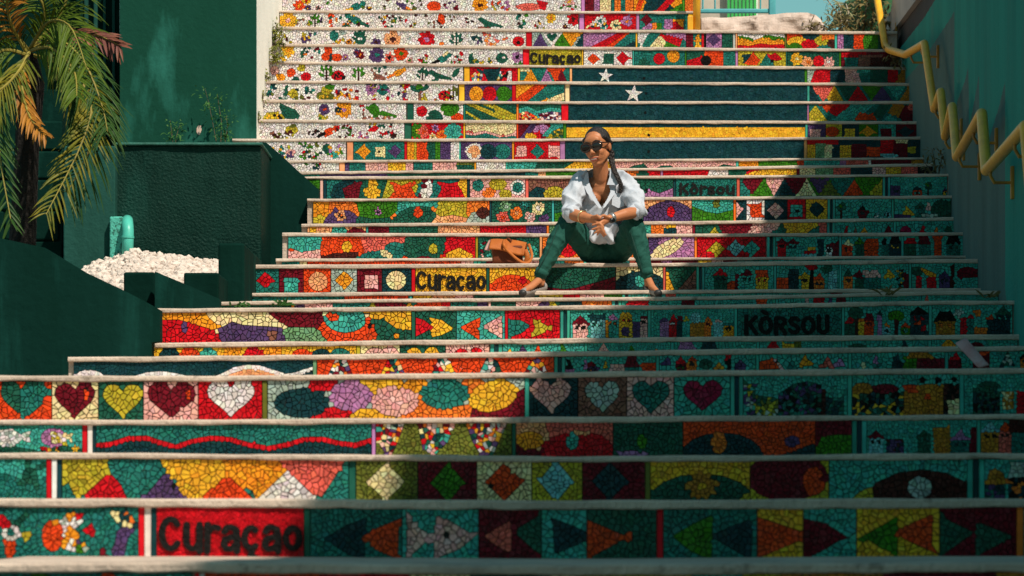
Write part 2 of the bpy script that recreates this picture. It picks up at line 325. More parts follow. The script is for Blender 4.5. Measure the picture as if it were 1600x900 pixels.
st(1304, 1308, 'te'); p(1308, 1385, 'gr'); rc('la', 1308, 48, 1318, 80); rc('nv', 1317, 48, 1334, 80); pg('ro', '1333 48 1354 48 1348 62 1350 80 1333 80'); rc('dg', 1372, 48, 1386, 80)
# ================= row D
row('D'); p(422, 817, 'wh'); fl('ye', 450, 79, 11, 'am', 6); bits(428, 88, 445, 96, 4, ['ye', 'li'], 3, 22); bits(470, 74, 500, 94, 12, ['dg', 'mt', 'ma', 'orr', 'nv'], 3, 23); el('ro', 513, 78, 6, 9, 'butterfly', -20); el('ro', 509, 89, 7, 6, 'butterfly'); el('ro', 526, 90, 9, 6, 'butterfly'); el('nv', 517, 90, 2.5, 7, 'butterfly'); fl('la', 540, 90, 5); fl('pu', 557, 82, 5, 'rd'); fl('ma', 563, 86, 7, 'orr', 6)
fl('pu', 588, 86, 12, 'mt', 8); fl('sa', 608, 91, 8, 'bk'); fl('ro', 626, 84, 11, 'gr', 8); fl('pk', 640, 95, 6, 'gr', 5); bits(655, 86, 670, 98, 8, ['gr', 'dg', 'rd', 'li'], 2.5, 24); bird('mt', 692, 92, 32, 'bk'); el('cr', 696, 85, 6, 3, 'bird', -30); bits(705, 88, 722, 98, 7, ['dg', 'gr', 'rd'], 2.4, 25); el('rd', 721, 84, 3.5, None, 'flower')
el('dg', 736, 92, 4, 8, 'plant'); bits(738, 92, 770, 100, 9, ['li', 'dg', 'ye'], 2.6, 26); el('dg', 784, 91, 9, 8, 'frog'); el('wh', 787, 90, 3, 2, 'frog'); fl('la', 808, 90, 9, 'bk'); bits(802, 97, 816, 101, 4, ['gr'], 3, 27); st(817, 827, 'rd')
p(827, 909, 'li', 5, 'lime panel with black word'); tx('Curaçao', 828, 82, 908, 99.5); st(909, 911.5, 'ye'); p(912, 988, 'wh', 4.6); di('ro', 927, 92, 10, 9); rc('dg', 943, 84, 959, 100, 'square'); di('rd', 973, 91, 11, 10); st(988, 991, 'te')
p(991, 1070, 'mt'); hill('dg', '997 102 1000 94 1008 90 1014 96 1016 102'); el('rd', 1030, 92, 9, 9, 'flower'); el('am', 1052, 88, 10, 10, 'flower'); st(1070, 1072.5, 'gr')
p(1072.5, 1149, 'dg'); pg('rd', '1072 95 1104 86 1104 103 1072 103'); rc('ro', 1100, 78, 1130, 110); el('bk', 1103, 95, 8, 8, 'disc'); rc('mt', 1130, 78, 1150, 110); st(1149, 1153, 'la')
p(1153, 1228, 'li'); pg('nv', '1157 86 1176 84 1164 98', 'arrow'); pg('ro', '1164 102 1176 82 1188 94 1182 102', 'arrow'); tri('mt', 1184, 1212, 84, 106); pg('rd', '1200 88 1212 82 1224 94 1206 96', 'bird'); el('bk', 1206, 95, 2.4); st(1228, 1230, 'mt')
p(1230, 1311, 'dg'); fl('ye', 1245, 92, 10, 'cr', 8); fl('pe', 1262, 97, 9, 'orr', 8); el('rd', 1279, 96, 9, None, 'flower'); fl('pk', 1295, 98, 9, 'wh', 8); st(1311, 1314, 'gr')
p(1314, 1407, 'ma'); rc('rd', 1314, 76, 1354, 90); rc('mt', 1320, 91, 1341, 110); rc('br', 1341, 86, 1378, 110); rc('db', 1360, 90, 1407, 110)
# ================= row E
row('E'); p(418, 724, 'wh'); el('pk', 429, 110, 7, None, 'disc'); el('am', 439, 121, 7, 6, 'disc'); el('ro', 455, 114, 7, None, 'disc'); el('li', 471, 107, 7, 5, 'disc'); el('rd', 478, 120, 8, 7, 'disc'); el('dg', 462, 124, 6, 4); plant(510, 116, 20, 'gr'); lady(528, 118, 8); plant(560, 117, 18, 'gr'); bits(580, 104, 612, 124, 8, ['br', 'dg', 'mt'], 2.6, 28); pg('br', '582 112 600 120 605 126 588 124', 'bird'); bird('am', 622, 114, 30, 'orr'); plant(660, 118, 16, 'dg'); liz('dg', 690, 118, 44); el('dg', 712, 114, 4, 8, 'lizard', 40)
st(725, 734, 'ye'); p(734, 800, 'rd'); pg('nv', '755 108 782 108 776 128 762 128'); sh(CONF, [(736, 118), (748, 108), (756, 112), (752, 128), (738, 128)], 'speckle'); sh(CONF, [(774, 126), (780, 110), (788, 110), (784, 128)], 'speckle'); tri('bk', 784, 800, 112, 122); tri('wh', 790, 802, 112, 128)
p(800, 809, 'rd'); st(809, 812.5, 'ye'); p(812.5, 890, 'mt', 4.6); rc('cr', 812, 106, 828, 112); tri('am', 817, 841, 107, 128); tri('la', 845, 863, 108, 128); inv('ro', 854, 884, 106, 130); tri('ma', 869, 886, 108, 128); st(890, 894, 'pe')
p(894, 1257, 'nv', 6.5, 'upper dark blue flag band with small star', .25); CUR['p']['inlay'] = [(946, 118.8, 12, -84)]; el('bk', 1006, 122, 2.2, None, 'weep_hole'); st(1257, 1261, 'gr')
p(1261, 1414, 'mt'); rc('gy', 1261, 100, 1276, 136); pg('rd', '1274 107 1297 107 1297 130 1266 130'); el('nv', 1308, 118, 13, 14); pg('pk', '1319 106 1338 106 1346 130 1321 130'); rc('te', 1338, 104, 1360, 114); rc('dg', 1360, 104, 1387, 134); rc('rd', 1386, 104, 1403, 134); tri('go', 1398, 1424, 106, 130)
# ================= row F
row('F'); p(411, 716, 'wh'); bits(414, 132, 490, 156, 22, ['dg', 'mt', 'nv'], 3.5, 29); bits(420, 144, 484, 157, 9, ['gy', 'db', 'ol'], 3.5, 30); el('li', 458, 146, 8, 7, 'bush'); el('ol', 508, 150, 14, 8, 'bush'); el('li', 510, 141, 8, 8, 'bush'); el('gr', 515, 136, 8, 4, 'bush'); bits(500, 138, 524, 156, 8, ['ye', 'li', 'gr'], 3, 31); bits(526, 140, 560, 156, 14, ['ma', 'orr', 'ye', 'rd', 'pu'], 3.4, 32); fl('la', 580, 140, 9, 'pu'); fl('mt', 598, 140, 9, 'db'); bits(575, 130, 636, 157, 24, ['pu', 'dg', 'rd', 'nv', 'li', 'la'], 3, 33); pg('rd', '628 138 636 131 642 132 634 142', 'bird')
rc('br', 653, 142, 658, 158, 'palm'); el('dg', 648, 139, 9, 4, 'palm', 25); el('dg', 662, 138, 9, 4, 'palm', -25); el('gr', 655, 136, 6, 4, 'palm'); bits(660, 148, 668, 157, 4, ['li'], 3, 34); lady(695, 149, 8); plant(708, 148, 18, 'ol'); bits(680, 150, 712, 158, 6, ['gr', 'li', 'orr'], 2.6, 35); st(717, 726, 'ye')
p(726, 800, 'pu'); el('am', 744, 147, 11, 12, 'disc'); el('rd', 765, 147, 11, 12, 'disc'); el('gr', 787, 147, 12, 12, 'disc'); st(800, 806, 'rd'); p(806, 882, 'am'); pg('ro', '806 160 806 154 838 131 858 131 822 160'); pg('mt', '822 160 858 132 884 132 884 144 850 156 836 162'); pg('cr', '848 160 884 142 884 162'); hill('gr', '874 160 884 154'); st(883, 890, 'cr')
p(891, 1261, 'nv', 6.5, 'middle dark blue flag band with large star', .25); CUR['p']['inlay'] = [(990, 146.8, 14.6, -84)]; el('bk', 1009, 146, 2.2, None, 'weep_hole'); st(1261, 1265, 'te')
p(1265, 1422, 'mt'); tri('nv', 1252, 1282, 132, 160); inv('sa', 1267, 1305, 132, 160); tri('ye', 1290, 1318, 134, 158); inv('dg', 1308, 1342, 132, 158); tri('rd', 1325, 1357, 134, 158); inv('gr', 1344, 1380, 132, 158); tri('pu', 1361, 1395, 134, 158); inv('te', 1384, 1418, 132, 158); tri('go', 1404, 1434, 134, 158)
# ================= row G
row('G'); p(405, 635, 'wh'); el('li', 428, 186, 17, 11, 'turtle'); sh(['bk', 'li', 'ye'], [(414, 186), (420, 178), (436, 178), (442, 186)], 'turtle'); pg('dg', '436 166 440 162 448 166 462 172 468 180 466 186 446 186 440 176', 'frog'); fl('pu', 507, 171, 9, 'ro', 8); bits(500, 181, 512, 187, 4, ['gr', 'li'], 3, 36); fl('am', 537, 172, 12, 'la', 9); fl('nv', 528, 172, 5); bits(562, 164, 572, 186, 6, ['rd', 'gr', 'br'], 2.6, 37); liz('gr', 596, 174, 50); el('gr', 584, 171, 9, 8, 'lizard', 30); bits(570, 183, 620, 188, 7, ['br', 'pe'], 3, 38)
st(636, 646, 'dg'); p(646, 724, 'wh'); el('rd', 659, 174, 8.5, 8.5, 'disc'); el('dg', 679, 186, 13, 14, 'disc'); el('gr', 703, 170, 15, 12, 'disc'); el('ro', 715, 185, 10, 8, 'disc'); st(724, 727.5, 'mt')
p(727.5, 807, 'dg'); pg('li', '727 163 742 163 802 186 802 194 788 190'); pg('li', '754 163 772 163 807 180 807 190'); hill('li', '727 172 756 190'); hill('dg', '727 176 748 190'); st(807, 810.5, 'orr')
p(810.5, 877, 'dg'); hill('te', '810 170 824 166 840 173 860 168 878 170'); sh(['ro', 'sa', 'pe', 'ye', 'cr', 'ma'], [(810, 176), (824, 174), (842, 184), (850, 192), (810, 192)], 'speckle'); sh(['ma', 'pu', 'pk', 'wh'], [(842, 178), (860, 174), (878, 176), (878, 192), (846, 192)], 'speckle'); st(877, 888, 'rd')
p(888, 1261, 'nv', 6.5, 'plain dark blue flag band', .25); el('bk', 1008, 176, 2.2, None, 'weep_hole'); st(1261, 1264, 'la')
p(1264, 1431, 'mt'); tri('li', 1254, 1294, 164, 190); pg('ro', '1280 162 1306 162 1292 176'); pg('rd', '1300 162 1330 162 1310 184 1296 176'); pg('te', '1300 188 1330 162 1370 162 1330 192'); pg('ro', '1334 188 1344 174 1356 180 1364 176 1370 188'); pg('dg', '1364 178 1376 163 1392 163 1376 188'); pg('go', '1386 176 1396 162 1414 163 1404 184'); hill('te', '1378 188 1390 178 1402 188'); pg('ma', '1406 184 1414 164 1431 162 1431 190 1410 190'); el('sa', 1424, 168, 6, 5)
# ================= row H
row('H'); st(381, 384, 'wh'); st(384, 388, 'ma'); st(388, 393, 'nv'); st(393, 397, 'ye'); p(398, 632, 'wh'); bits(416, 208, 444, 217, 9, ['br', 'db', 'ol'], 3.2, 39); el('li', 456, 203, 10, 7, 'frog'); el('ol', 458, 197, 5, 3, 'frog'); bits(446, 206, 466, 216, 5, ['db', 'li'], 3, 40); bits(480, 202, 510, 210, 9, ['db', 'bk'], 2.2, 41); bird('ro', 514, 206, 34, 'bk'); el('wh', 522, 208, 3, 5, 'bird'); bits(524, 196, 556, 214, 18, ['rd', 'gr', 'db', 'ma'], 2.5, 42); bits(556, 206, 574, 217, 8, ['la', 'gr', 'rd'], 2.5, 43); pg('rd', '572 206 584 196 598 196 586 206', 'bird'); bits(574, 194, 614, 214, 16, ['ye', 'li', 'nv', 'rd', 'dg'], 2.8, 44); bits(610, 208, 630, 216, 6, ['db'], 2.2, 45)
st(632, 643, 'dg'); p(643, 724, 'rd'); fl('gr', 652, 205, 12, 'li', 8); fl('sa', 662, 206, 9, 'ro', 8); fl('la', 680, 200, 6, 'pu', 6); fl('cr', 676, 213, 6, 'ye', 6); fl('orr', 690, 211, 8, 'ro', 8); fl('te', 708, 206, 13, 'mt', 10); st(724, 727, 'ye')
p(727, 807, 'cr'); hill('sa', '727 204 740 206 756 202 772 206 786 211 807 204'); hill('pk', '727 206 740 208 756 204 772 208 786 213 807 206'); hill('mt', '727 211 745 212 760 208 780 215 807 212'); st(807, 810, 'ro')
p(810, 880, 'ma'); pg('pu', '812 216 830 192 840 194 822 218'); el('la', 846, 202, 12, 8, 'flower'); pg('rd', '828 208 844 206 846 218 832 218'); el('ye', 830, 214, 9, 6, 'flower'); pg('te', '848 212 862 194 880 192 880 200 860 216'); sh(['li', 'ye', 'dg', 'ol'], [(862, 206), (880, 198), (880, 219), (850, 219)], 'speckle'); st(880, 885, 'gr')
p(885, 1258, 'nv', 5.4, 'dark blue band carrying the yellow flag stripe', .35); rc('ye', 885, 199, 1258, 215, 'stripe'); el('bk', 1013, 211, 2.2, None, 'weep_hole'); st(1258, 1262, 'te')
p(1262, 1290, 'pu'); rc('pk', 1265, 202, 1282, 216, 'square'); p(1290, 1316, 'li'); el('ro', 1300, 206, 11, 8, 'disc'); p(1316, 1342, 'nv'); rc('ye', 1320, 201, 1336, 215, 'square'); p(1342, 1372, 'gr'); di('am', 1356, 206, 12, 9); p(1372, 1400, 'te'); rc('ma', 1376, 201, 1393, 216, 'square'); p(1400, 1438, 'ma'); di('nv', 1415, 206, 12, 9)
# ================= row I
row('I'); p(400, 541, 'wh'); bits(424, 226, 462, 246, 14, ['mt', 'li', 'ye', 'gr'], 3.4, 46); el('pk', 454, 238, 8, 5, 'snail'); bits(440, 240, 460, 248, 5, ['pu'], 3, 47); bits(468, 224, 504, 248, 22, ['gr', 'dg', 'rd', 'ma', 'nv', 'ol'], 2.8, 48); el('dg', 512, 232, 8, 7, 'bush'); el('te', 522, 242, 6, None, 'bush'); bits(510, 228, 538, 246, 10, ['ye', 'gr', 'la', 'orr'], 3, 49); st(542, 552, 'pe')
p(552, 632, 'mt'); di('am', 568, 237, 12, 11); rc('cr', 586, 230, 602, 245, 'square'); el('bk', 592, 237, 2); di('pu', 617, 236, 11, 10); st(632, 636, 'rd'); p(636, 718, 'dg'); rc('am', 636, 220, 647, 255); rc('li', 646, 220, 651, 255); pg('ro', '651 222 668 222 666 232 670 240 668 252 652 252 650 238'); rc('gr', 680, 220, 688, 255); rc('pu', 688, 220, 704, 255); rc('wh', 704, 220, 717, 255); st(717, 720, 'te')
p(720, 800, 'pu'); el('wh', 741, 237, 13, 13, 'disc'); el('pe', 741, 237, 11, 11, 'disc'); el('mt', 785, 237, 13, 12, 'disc'); el('nv', 763, 237, 13, 12, 'disc'); st(800, 803.5, 'am'); p(803.5, 875, 'rd'); rc('pk', 807, 228, 823, 245, 'square'); di('mt', 840, 237, 11, 11); rc('pk', 857, 228, 873, 245, 'square'); st(875, 883, 'la')
p(883, 1256, 'nv', 6.5, 'lowest dark blue flag band', .25); el('bk', 1013, 237, 2.2, None, 'weep_hole'); st(1256, 1261, 'pe')
p(1261, 1441, 'nv'); rc('rd', 1261, 218, 1310, 226); rc('ye', 1262, 226, 1274, 255); rc('sg', 1274, 224, 1290, 255); rc('cr', 1288, 226, 1300, 255); rc('ye', 1312, 227, 1330, 255); rc('ma', 1330, 225, 1354, 255); rc('ro', 1354, 230, 1375, 245); rc('rd', 1376, 218, 1396, 240); rc('ma', 1396, 220, 1418, 255); el('sb', 1390, 243, 14, 4, 'fish'); rc('cr', 1398, 218, 1418, 224); rc('li', 1418, 229, 1431, 240)
# ================= row J
size(5.8); row('J'); p(405, 530, 'wh'); bits(476, 252, 500, 266, 8, ['rd', 'gr', 'nv'], 2.8, 50); st(530, 539, 'pe'); p(539, 646, 'pk'); rc('pu', 539, 248, 546, 275); rc('mt', 546, 248, 571, 275); rc('ye', 606, 248, 634, 275); p(646, 741, 'pk'); rc('mt', 646, 248, 676, 275); rc('dg', 714, 248, 741, 275); rc('ol', 714, 248, 741, 258); st(741, 744, 'am')
p(744, 880, 'wh'); rc('te', 790, 248, 842, 275); pg('dg', '842 250 860 252 890 248 890 275 830 275'); p(880, 960, 'dg'); hill('ye', '880 264 896 254 910 251 960 251'); p(960, 1150, 'pk', 5); hill('dg', '980 264 990 259 1006 256 1014 264'); hill('dg', '1022 264 1034 259 1048 259 1056 264'); hill('dg', '1114 264 1130 257 1150 260'); st(1150, 1154, 'te')
p(1154, 1443, 'am'); rc('gr', 1185, 240, 1246, 275); rc('ro', 1245, 240, 1256, 275); rc('te', 1256, 240, 1312, 275); rc('la', 1311, 240, 1322, 275); rc('sa', 1322, 240, 1357, 275); rc('wh', 1357, 240, 1361, 275); rc('ma', 1361, 240, 1424, 275); rc('go', 1424, 240, 1444, 275)
# ================= row K
row('K'); p(425, 800, 'mt'); rc('pu', 500, 260, 604, 290); rc('dg', 606, 260, 740, 290); rc('nv', 735, 260, 800, 290); p(800, 1032, 'nv'); rc('mt', 820, 255, 841, 290); rc('pe', 841, 255, 853, 290); rc('gr', 853, 255, 960, 290); rc('orr', 975, 255, 998, 290); el('dg', 1004, 273, 10, 7); rc('rd', 1012, 255, 1032, 290); st(1032, 1036, 'la')
p(1036, 1245, 'rd'); pg('wh', '1112 255 1138 255 1138 290 1100 290'); rc('dg', 1138, 250, 1166, 290); rc('nv', 1158, 250, 1170, 266); hill('ye', '1163 273 1180 267 1200 262 1245 260'); st(1245, 1249, 'ma'); p(1249, 1462, 'cr'); rc('sg', 1274, 250, 1302, 285); rc('sa', 1302, 250, 1329, 285); rc('nv', 1329, 250, 1363, 285); rc('pk', 1363, 250, 1384, 285); rc('ye', 1384, 250, 1408, 285); rc('sa', 1408, 250, 1434, 285); rc('bk', 1434, 250, 1462, 285)
# ================= row L
size(7); row('L'); p(440, 500, 'gr'); el('wh', 470, 310, 26, 26); el('gr', 466, 314, 24, 25); st(500, 505, 'pk'); st(505, 510, 'nv'); p(510, 730, 'mt'); pg('nv', '516 305 522 290 538 281 552 280 552 290 534 312 520 312'); pg('ma', '535 295 550 287 575 280 570 312 540 312'); pg('dg', '566 280 606 280 596 312 560 312'); el('ye', 582, 302, 14, 9, 'duck'); el('ye', 583, 288, 8, 9, 'duck'); el('ye', 572, 298, 5, 4, 'duck'); pg('li', '607 280 658 280 646 312 598 312'); pg('ro', '611 284 628 290 650 281 644 295 652 312 606 312 616 298', 'butterfly'); pg('ma', '660 280 678 280 668 312 652 312'); el('wh', 665, 302, 9, 8, 'cat'); el('wh', 671, 288, 6, 7, 'cat'); pg('rd', '682 283 702 287 726 282 720 294 728 314 680 314 690 296', 'butterfly'); pg('ye', '718 280 730 280 730 312 724 304 716 290'); st(730, 734, 'nv')
p(734, 821, 'pk', 6); el('wh', 747, 290, 11, 11, 'disc'); el('mt', 747, 290, 9, 9, 'disc'); el('li', 778, 288, 14, 9, 'disc'); el('orr', 763, 302, 10, 8, 'disc'); el('li', 790, 304, 10, 8, 'disc'); el('wh', 809, 293, 12, 12, 'disc'); el('mt', 809, 293, 9, 9, 'disc'); st(821, 826, 'sa'); p(826, 985, 'br'); hill('nv', '826 302 838 292 850 294 858 304'); el('li', 866, 303, 17, 12)
p(985, 1052, 'dg'); hill('la', '1000 308 1014 297 1030 302 1052 294'); el('bk', 1010, 297, 2.4, None, 'weep_hole'); st(1052, 1056, 'nv'); p(1056, 1151, 'mt', 6, 'teal panel with dark word'); tx('Kòrsou', 1060, 287, 1149, 304, 'bk'); st(1151, 1156, 'sa')
p(1156, 1379, 'gr'); rc('mt', 1156, 270, 1172, 320); inv('ma', 1157, 1193, 279, 306); inv('pk', 1193, 1226, 279, 306); tri('nv', 1209, 1241, 279, 306); inv('ma', 1226, 1262, 279, 306); tri('cr', 1244, 1276, 279, 306); inv('pu', 1264, 1297, 279, 306); tri('ol', 1278, 1311, 279, 306); inv('mt', 1295, 1336, 279, 308); tri('ro', 1317, 1351, 279, 306); inv('gr', 1340, 1378, 279, 308); tri('li', 1356, 1398, 277, 306); st3(1379, 1391); p(1391, 1480, 'te', 5.5); vil(1391, 1480, 282, 306, 3, .8)
# ================= row M
row('M'); p(489, 765, 'orr', 7.5); pg('am', '489 312 515 312 512 338 489 340'); hill('li', '489 338 500 335 510 340 512 352'); el('pu', 535, 350, 30, 22, 'hill'); fl('pe', 532, 337, 9, 'orr', 8); pg('gr', '556 312 622 312 620 330 608 340 580 342 562 338'); hill('dg', '556 336 580 343 610 340 625 350'); fl('la', 591, 331, 6, 'pu', 6); pg('te', '620 312 690 312 682 326 660 322 640 324 620 334'); hill('dg', '612 350 622 332 645 322 668 324 682 334 690 350'); el('ro', 653, 332, 8, 8, 'sun'); pg('li', '684 312 730 312 728 340 706 336 680 340'); hill('pe', '674 348 684 336 706 337 730 342'); hill('gy', '728 348 738 332 750 328 765 332'); el('db', 755, 333, 10, 9, 'disc'); st(765, 768, 'nv')
p(768, 862, 'dg'); fl('sg', 790, 323, 9, 'gy', 8); fl('sa', 786, 340, 10, 'ro', 8); fl('orr', 807, 333, 10, 'pe', 8); fl('mt', 820, 320, 8, 'te', 7); fl('cr', 841, 325, 10, 'wh', 8); fl('pk', 828, 339, 9, 'wh', 8); el('pu', 850, 342, 9, 7, 'flower'); st(862, 866, 'te'); p(866, 1005, 'dg'); hill('gr', '866 334 900 326 1000 330')
p(1005, 1081, 'pe'); el('pu', 1046, 342, 40, 28, 'hill'); el('rd', 1048, 331, 6, 9, 'flower'); el('bk', 1011, 329, 2.6, None, 'weep_hole'); p(1081, 1146, 'te'); hill('gr', '1081 322 1100 330 1120 334 1146 328'); el('ol', 1119, 319, 6, 6, 'flower'); st(1146, 1150, 'orr')
p(1150, 1166, 'nv'); di('pk', 1150, 328, 11, 14); p(1166, 1195, 'wh'); rc('ro', 1172, 319, 1190, 340, 'square'); p(1195, 1230, 'nv'); di('pk', 1212, 329, 14, 14); p(1230, 1259, 'rd'); rc('te', 1235, 320, 1254, 339, 'square'); el('bk', 1246, 330, 3, 2.4, 'square'); p(1259, 1293, 'ye'); di('nv', 1276, 327, 13, 13); st3(1293, 1305); p(1305, 1393, 'te'); vil(1305, 1366, 313, 341, 5, .75); bits(1362, 332, 1390, 340, 9, ['sb', 'bk', 'wh'], 2.6, 51); st(1393, 1396.5, 'te'); p(1397, 1486, 'te'); tri('ye', 1407, 1430, 324, 336, 'house'); rc('pu', 1398, 335, 1424, 360, 'house'); el('dg', 1472, 330, 18, 18, 'tree'); house(1430, 1446, 316, 'mt', 'dg', 10, None); tri('pk', 1446, 1456, 314, 328, 'house'); rc('gy', 1440, 334, 1466, 340)
# ================= row N
row('N'); p(480, 572, 'pe'); rc('ye', 484, 345, 494, 380); el('te', 530, 362, 12, 9); hill('ma', '540 364 552 356 566 358 572 364'); st(572, 575.5, 'te'); p(575.5, 750, 'ma'); rc('dg', 608, 340, 684, 390); rc('pe', 684, 340, 750, 390); p(750, 854, 'rd'); rc('pu', 822, 340, 854, 390); st(854, 858, 'orr'); p(858, 1005, 'sg'); p(1005, 1082, 'orr'); rc('te', 1005, 340, 1017, 390); rc('pe', 1036, 340, 1082, 390); rc('ye', 1040, 340, 1064, 356); rc('nv', 1037, 357, 1057, 390); rc('pk', 1057, 348, 1082, 390); st(1082, 1086, 'ma')
p(1086, 1292, 'dg'); tri('li', 1100, 1132, 355, 375); pg('ma', '1120 345 1178 345 1168 375 1132 375'); pg('pk', '1178 345 1222 345 1206 375 1162 375'); hill('mt', '1206 364 1216 356 1228 364'); pg('ye', '1222 345 1280 345 1266 375 1232 375'); hill('mt', '1262 364 1274 354 1286 364'); rc('sa', 1280, 340, 1293, 380); st3(1292, 1304.5); p(1304.5, 1396, 'te'); tri('rd', 1318, 1326, 352, 366, 'house'); tri('am', 1342, 1358, 356, 366, 'house'); tri('ma', 1380, 1396, 352, 366, 'house'); tri('br', 1333, 1340, 355, 366, 'house'); st(1396, 1400, 'te'); p(1400, 1492, 'te'); el('mg', 1415, 364, 9, 11, 'house'); tri('rd', 1435, 1448, 353, 366, 'house'); tri('orr', 1458, 1468, 354, 366, 'house'); el('dg', 1482, 362, 6, 8, 'tree')
# ================= row O
size(7.5); row('O'); p(450, 743, 'ro'); pg('te', '450 368 503 368 500 390 470 394 450 386'); hill('pk', '450 392 470 392 500 390 502 410'); el('ye', 542, 386, 8, 9, 'flower'); hill('db', '498 404 520 396 560 394'); pg('sa', '562 368 640 368 630 396 600 390 570 396'); hill('mt', '556 404 574 392 596 392 606 404'); el('mt', 617, 392, 17, 14, 'bush'); el('cr', 603, 397, 11, 6, 'leaf', 30); pg('dg', '634 368 698 368 694 396 680 408 640 408 630 390'); el('li', 677, 389, 7, 8, 'flower'); pg('rd', '696 368 743 368 743 410 690 410'); hill('ye', '688 406 700 394 718 387 738 398 742 408'); hill('ma', '640 406 660 400 690 406'); st(743, 747, 'li')
p(747, 843, 'dg'); fl('te', 830, 393, 10, 'mt', 9); bits(752, 374, 766, 400, 6, ['pk', 'ma', 'te'], 3.4, 52); fl('mt', 806, 378, 6, 'te'); st(843, 847.5, 'pe'); p(847.5, 1013, 'orr'); el('rd', 888, 386, 16, 16, 'sun'); p(1013, 1085, 'pu'); pg('la', '1036 366 1085 366 1085 412 1010 412 1024 396'); el('cr', 1043, 388, 28, 11, 'leaf', -28); st(1085, 1089, 'orr')
p(1089, 1197, 'rd'); di('li', 1120, 389, 13, 13); di('sb', 1149, 388, 13, 14); di('te', 1175, 388, 13, 13); st3(1198, 1212); p(1212, 1311, 'te', 6.5); house(1215, 1228, 372, 'rd', 'ma', 9, 'bk'); house(1229, 1248, 373, 'te', 'ma', 9, 'nv'); rc('ye', 1262, 386, 1274, 420); hill('rd', '1254 394 1264 390 1274 392'); rc('sb', 1254, 396, 1276, 420); rc('nv', 1278, 374, 1287, 420, 'house'); house(1290, 1300, 382, 'wh', 'ma', 5, 'bk', 'r'); rc('ma', 1301, 380, 1310, 420, 'house'); st(1311, 1315, 'te'); p(1315, 1408, 'te', 6.5); house(1317, 1332, 374, 'ro', 'cr', 11, 'rd'); house(1336, 1350, 371, 'dg', 'gr', 11, None); rc('ro', 1351, 373, 1373, 420, 'house'); house(1376, 1388, 371, 'mt', 'bk', 12, None); house(1390, 1407, 371, 'nv', 'bk', 11, 'ye', 'z'); st(1408, 1412, 'te'); p(1412, 1505, 'te', 6.5); house(1414, 1431, 372, 'dg', 'rd', 9, None, 'z'); house(1436, 1454, 371, 'mt', 'ma', 11, None, 'z'); rc('ro', 1460, 370, 1471, 420, 'house'); house(1479, 1500, 368, 'mt', 'bk', 14, 'dg', 'z')
# ================= row P
row('P'); p(440, 480, 'mt'); rc('cr', 468, 400, 479, 440); p(480, 720, 'ro'); p(720, 860, 'pk'); rc('te', 740, 400, 760, 440); rc('ma', 760, 400, 775, 440); p(860, 1010, 'te'); rc('orr', 882, 395, 912, 440); rc('sa', 984, 395, 1010, 440); p(1010, 1200, 'ma'); rc('la', 1036, 395, 1050, 440); rc('ye', 1090, 395, 1112, 440); rc('pk', 1112, 395, 1130, 440); rc('mt', 1152, 395, 1200, 440); p(1200, 1507, 'te')
# ================= row Q
size(9); row('Q'); p(387, 436, 'mt'); di('rd', 415, 438, 14, 14); p(436, 474, 'ma'); rc('te', 444, 434, 466, 470, 'square'); p(474, 517, 'ro'); el('pe', 497, 440, 15, 15, 'disc'); p(517, 558, 'gy'); di('am', 538, 438, 15, 15); p(558, 597, 'ma'); rc('pk', 569, 430, 591, 451, 'square'); p(597, 643, 'nv'); el('cr', 619, 438, 16, 15, 'disc'); st(643, 649, 'rd')
p(649, 760, 'ye', 9, 'yellow panel with black word'); tx('Curaçao', 650, 423, 760, 453); st(760, 764.5, 'dg'); p(764.5, 850, 'ye'); el('ro', 800, 455, 36, 26, 'sun'); el('rd', 817, 438, 6, 6, 'sun'); p(850, 962, 'dg'); hill('ma', '850 448 880 452 900 450 936 440 962 432'); p(962, 1036, 'cr'); el('nv', 1002, 452, 42, 28, 'fish'); el('te', 1000, 440, 8, 9, 'fish'); el('bk', 972, 437, 2.2, None, 'fish'); st(1036, 1040, 'sa')
p(1040, 1088, 'dg'); pg('ye', '1040 420 1056 458 1040 458'); pg('br', '1052 462 1088 420 1088 462'); st3(1088, 1101); p(1101, 1209, 'te', 7.5); house(1116, 1136, 419, 'dg', 'rd', 12, 'nv'); rc('ma', 1148, 428, 1154, 480, 'house'); rc('ro', 1138, 440, 1147, 480, 'house'); house(1157, 1177, 420, 'te', 'ma', 12, 'dg'); house(1180, 1200, 422, 'ye', 'ro', 12, 'rd', 'r'); st(1209, 1213, 'te')
p(1213, 1311, 'te', 7.5); house(1214, 1232, 434, 'ro', 'ro', 5, None, 'r'); house(1233, 1248, 421, 'nv', 'nv', 8, None, 'r'); house(1251, 1264, 424, 'ye', 'ye', 10, 'bk'); rc('bk', 1266, 420, 1271, 480, 'palm'); el('rd', 1269, 417, 9, 6, 'palm'); house(1272, 1288, 427, 'orr', 'ro', 12, 'nv'); el('dg', 1292, 420, 9, 7, 'tree'); rc('sb', 1294, 424, 1308, 480); st(1311, 1315, 'te')
p(1315, 1420, 'te', 7.5); house(1318, 1332, 420, 'orr', 'dg', 14, 'ye'); house(1335, 1349, 422, 'dg', 'ma', 12, None); rc('mt', 1350, 434, 1376, 480, 'house'); pg('pk', '1346 422 1370 422 1378 434 1350 434', 'house'); tri('ye', 1379, 1401, 422, 434, 'house'); bits(1400, 420, 1412, 450, 10, ['bk', 'ye', 'ol'], 2.6, 53); rc('ma', 1411, 428, 1419, 480, 'house'); st(1420, 1424, 'te')
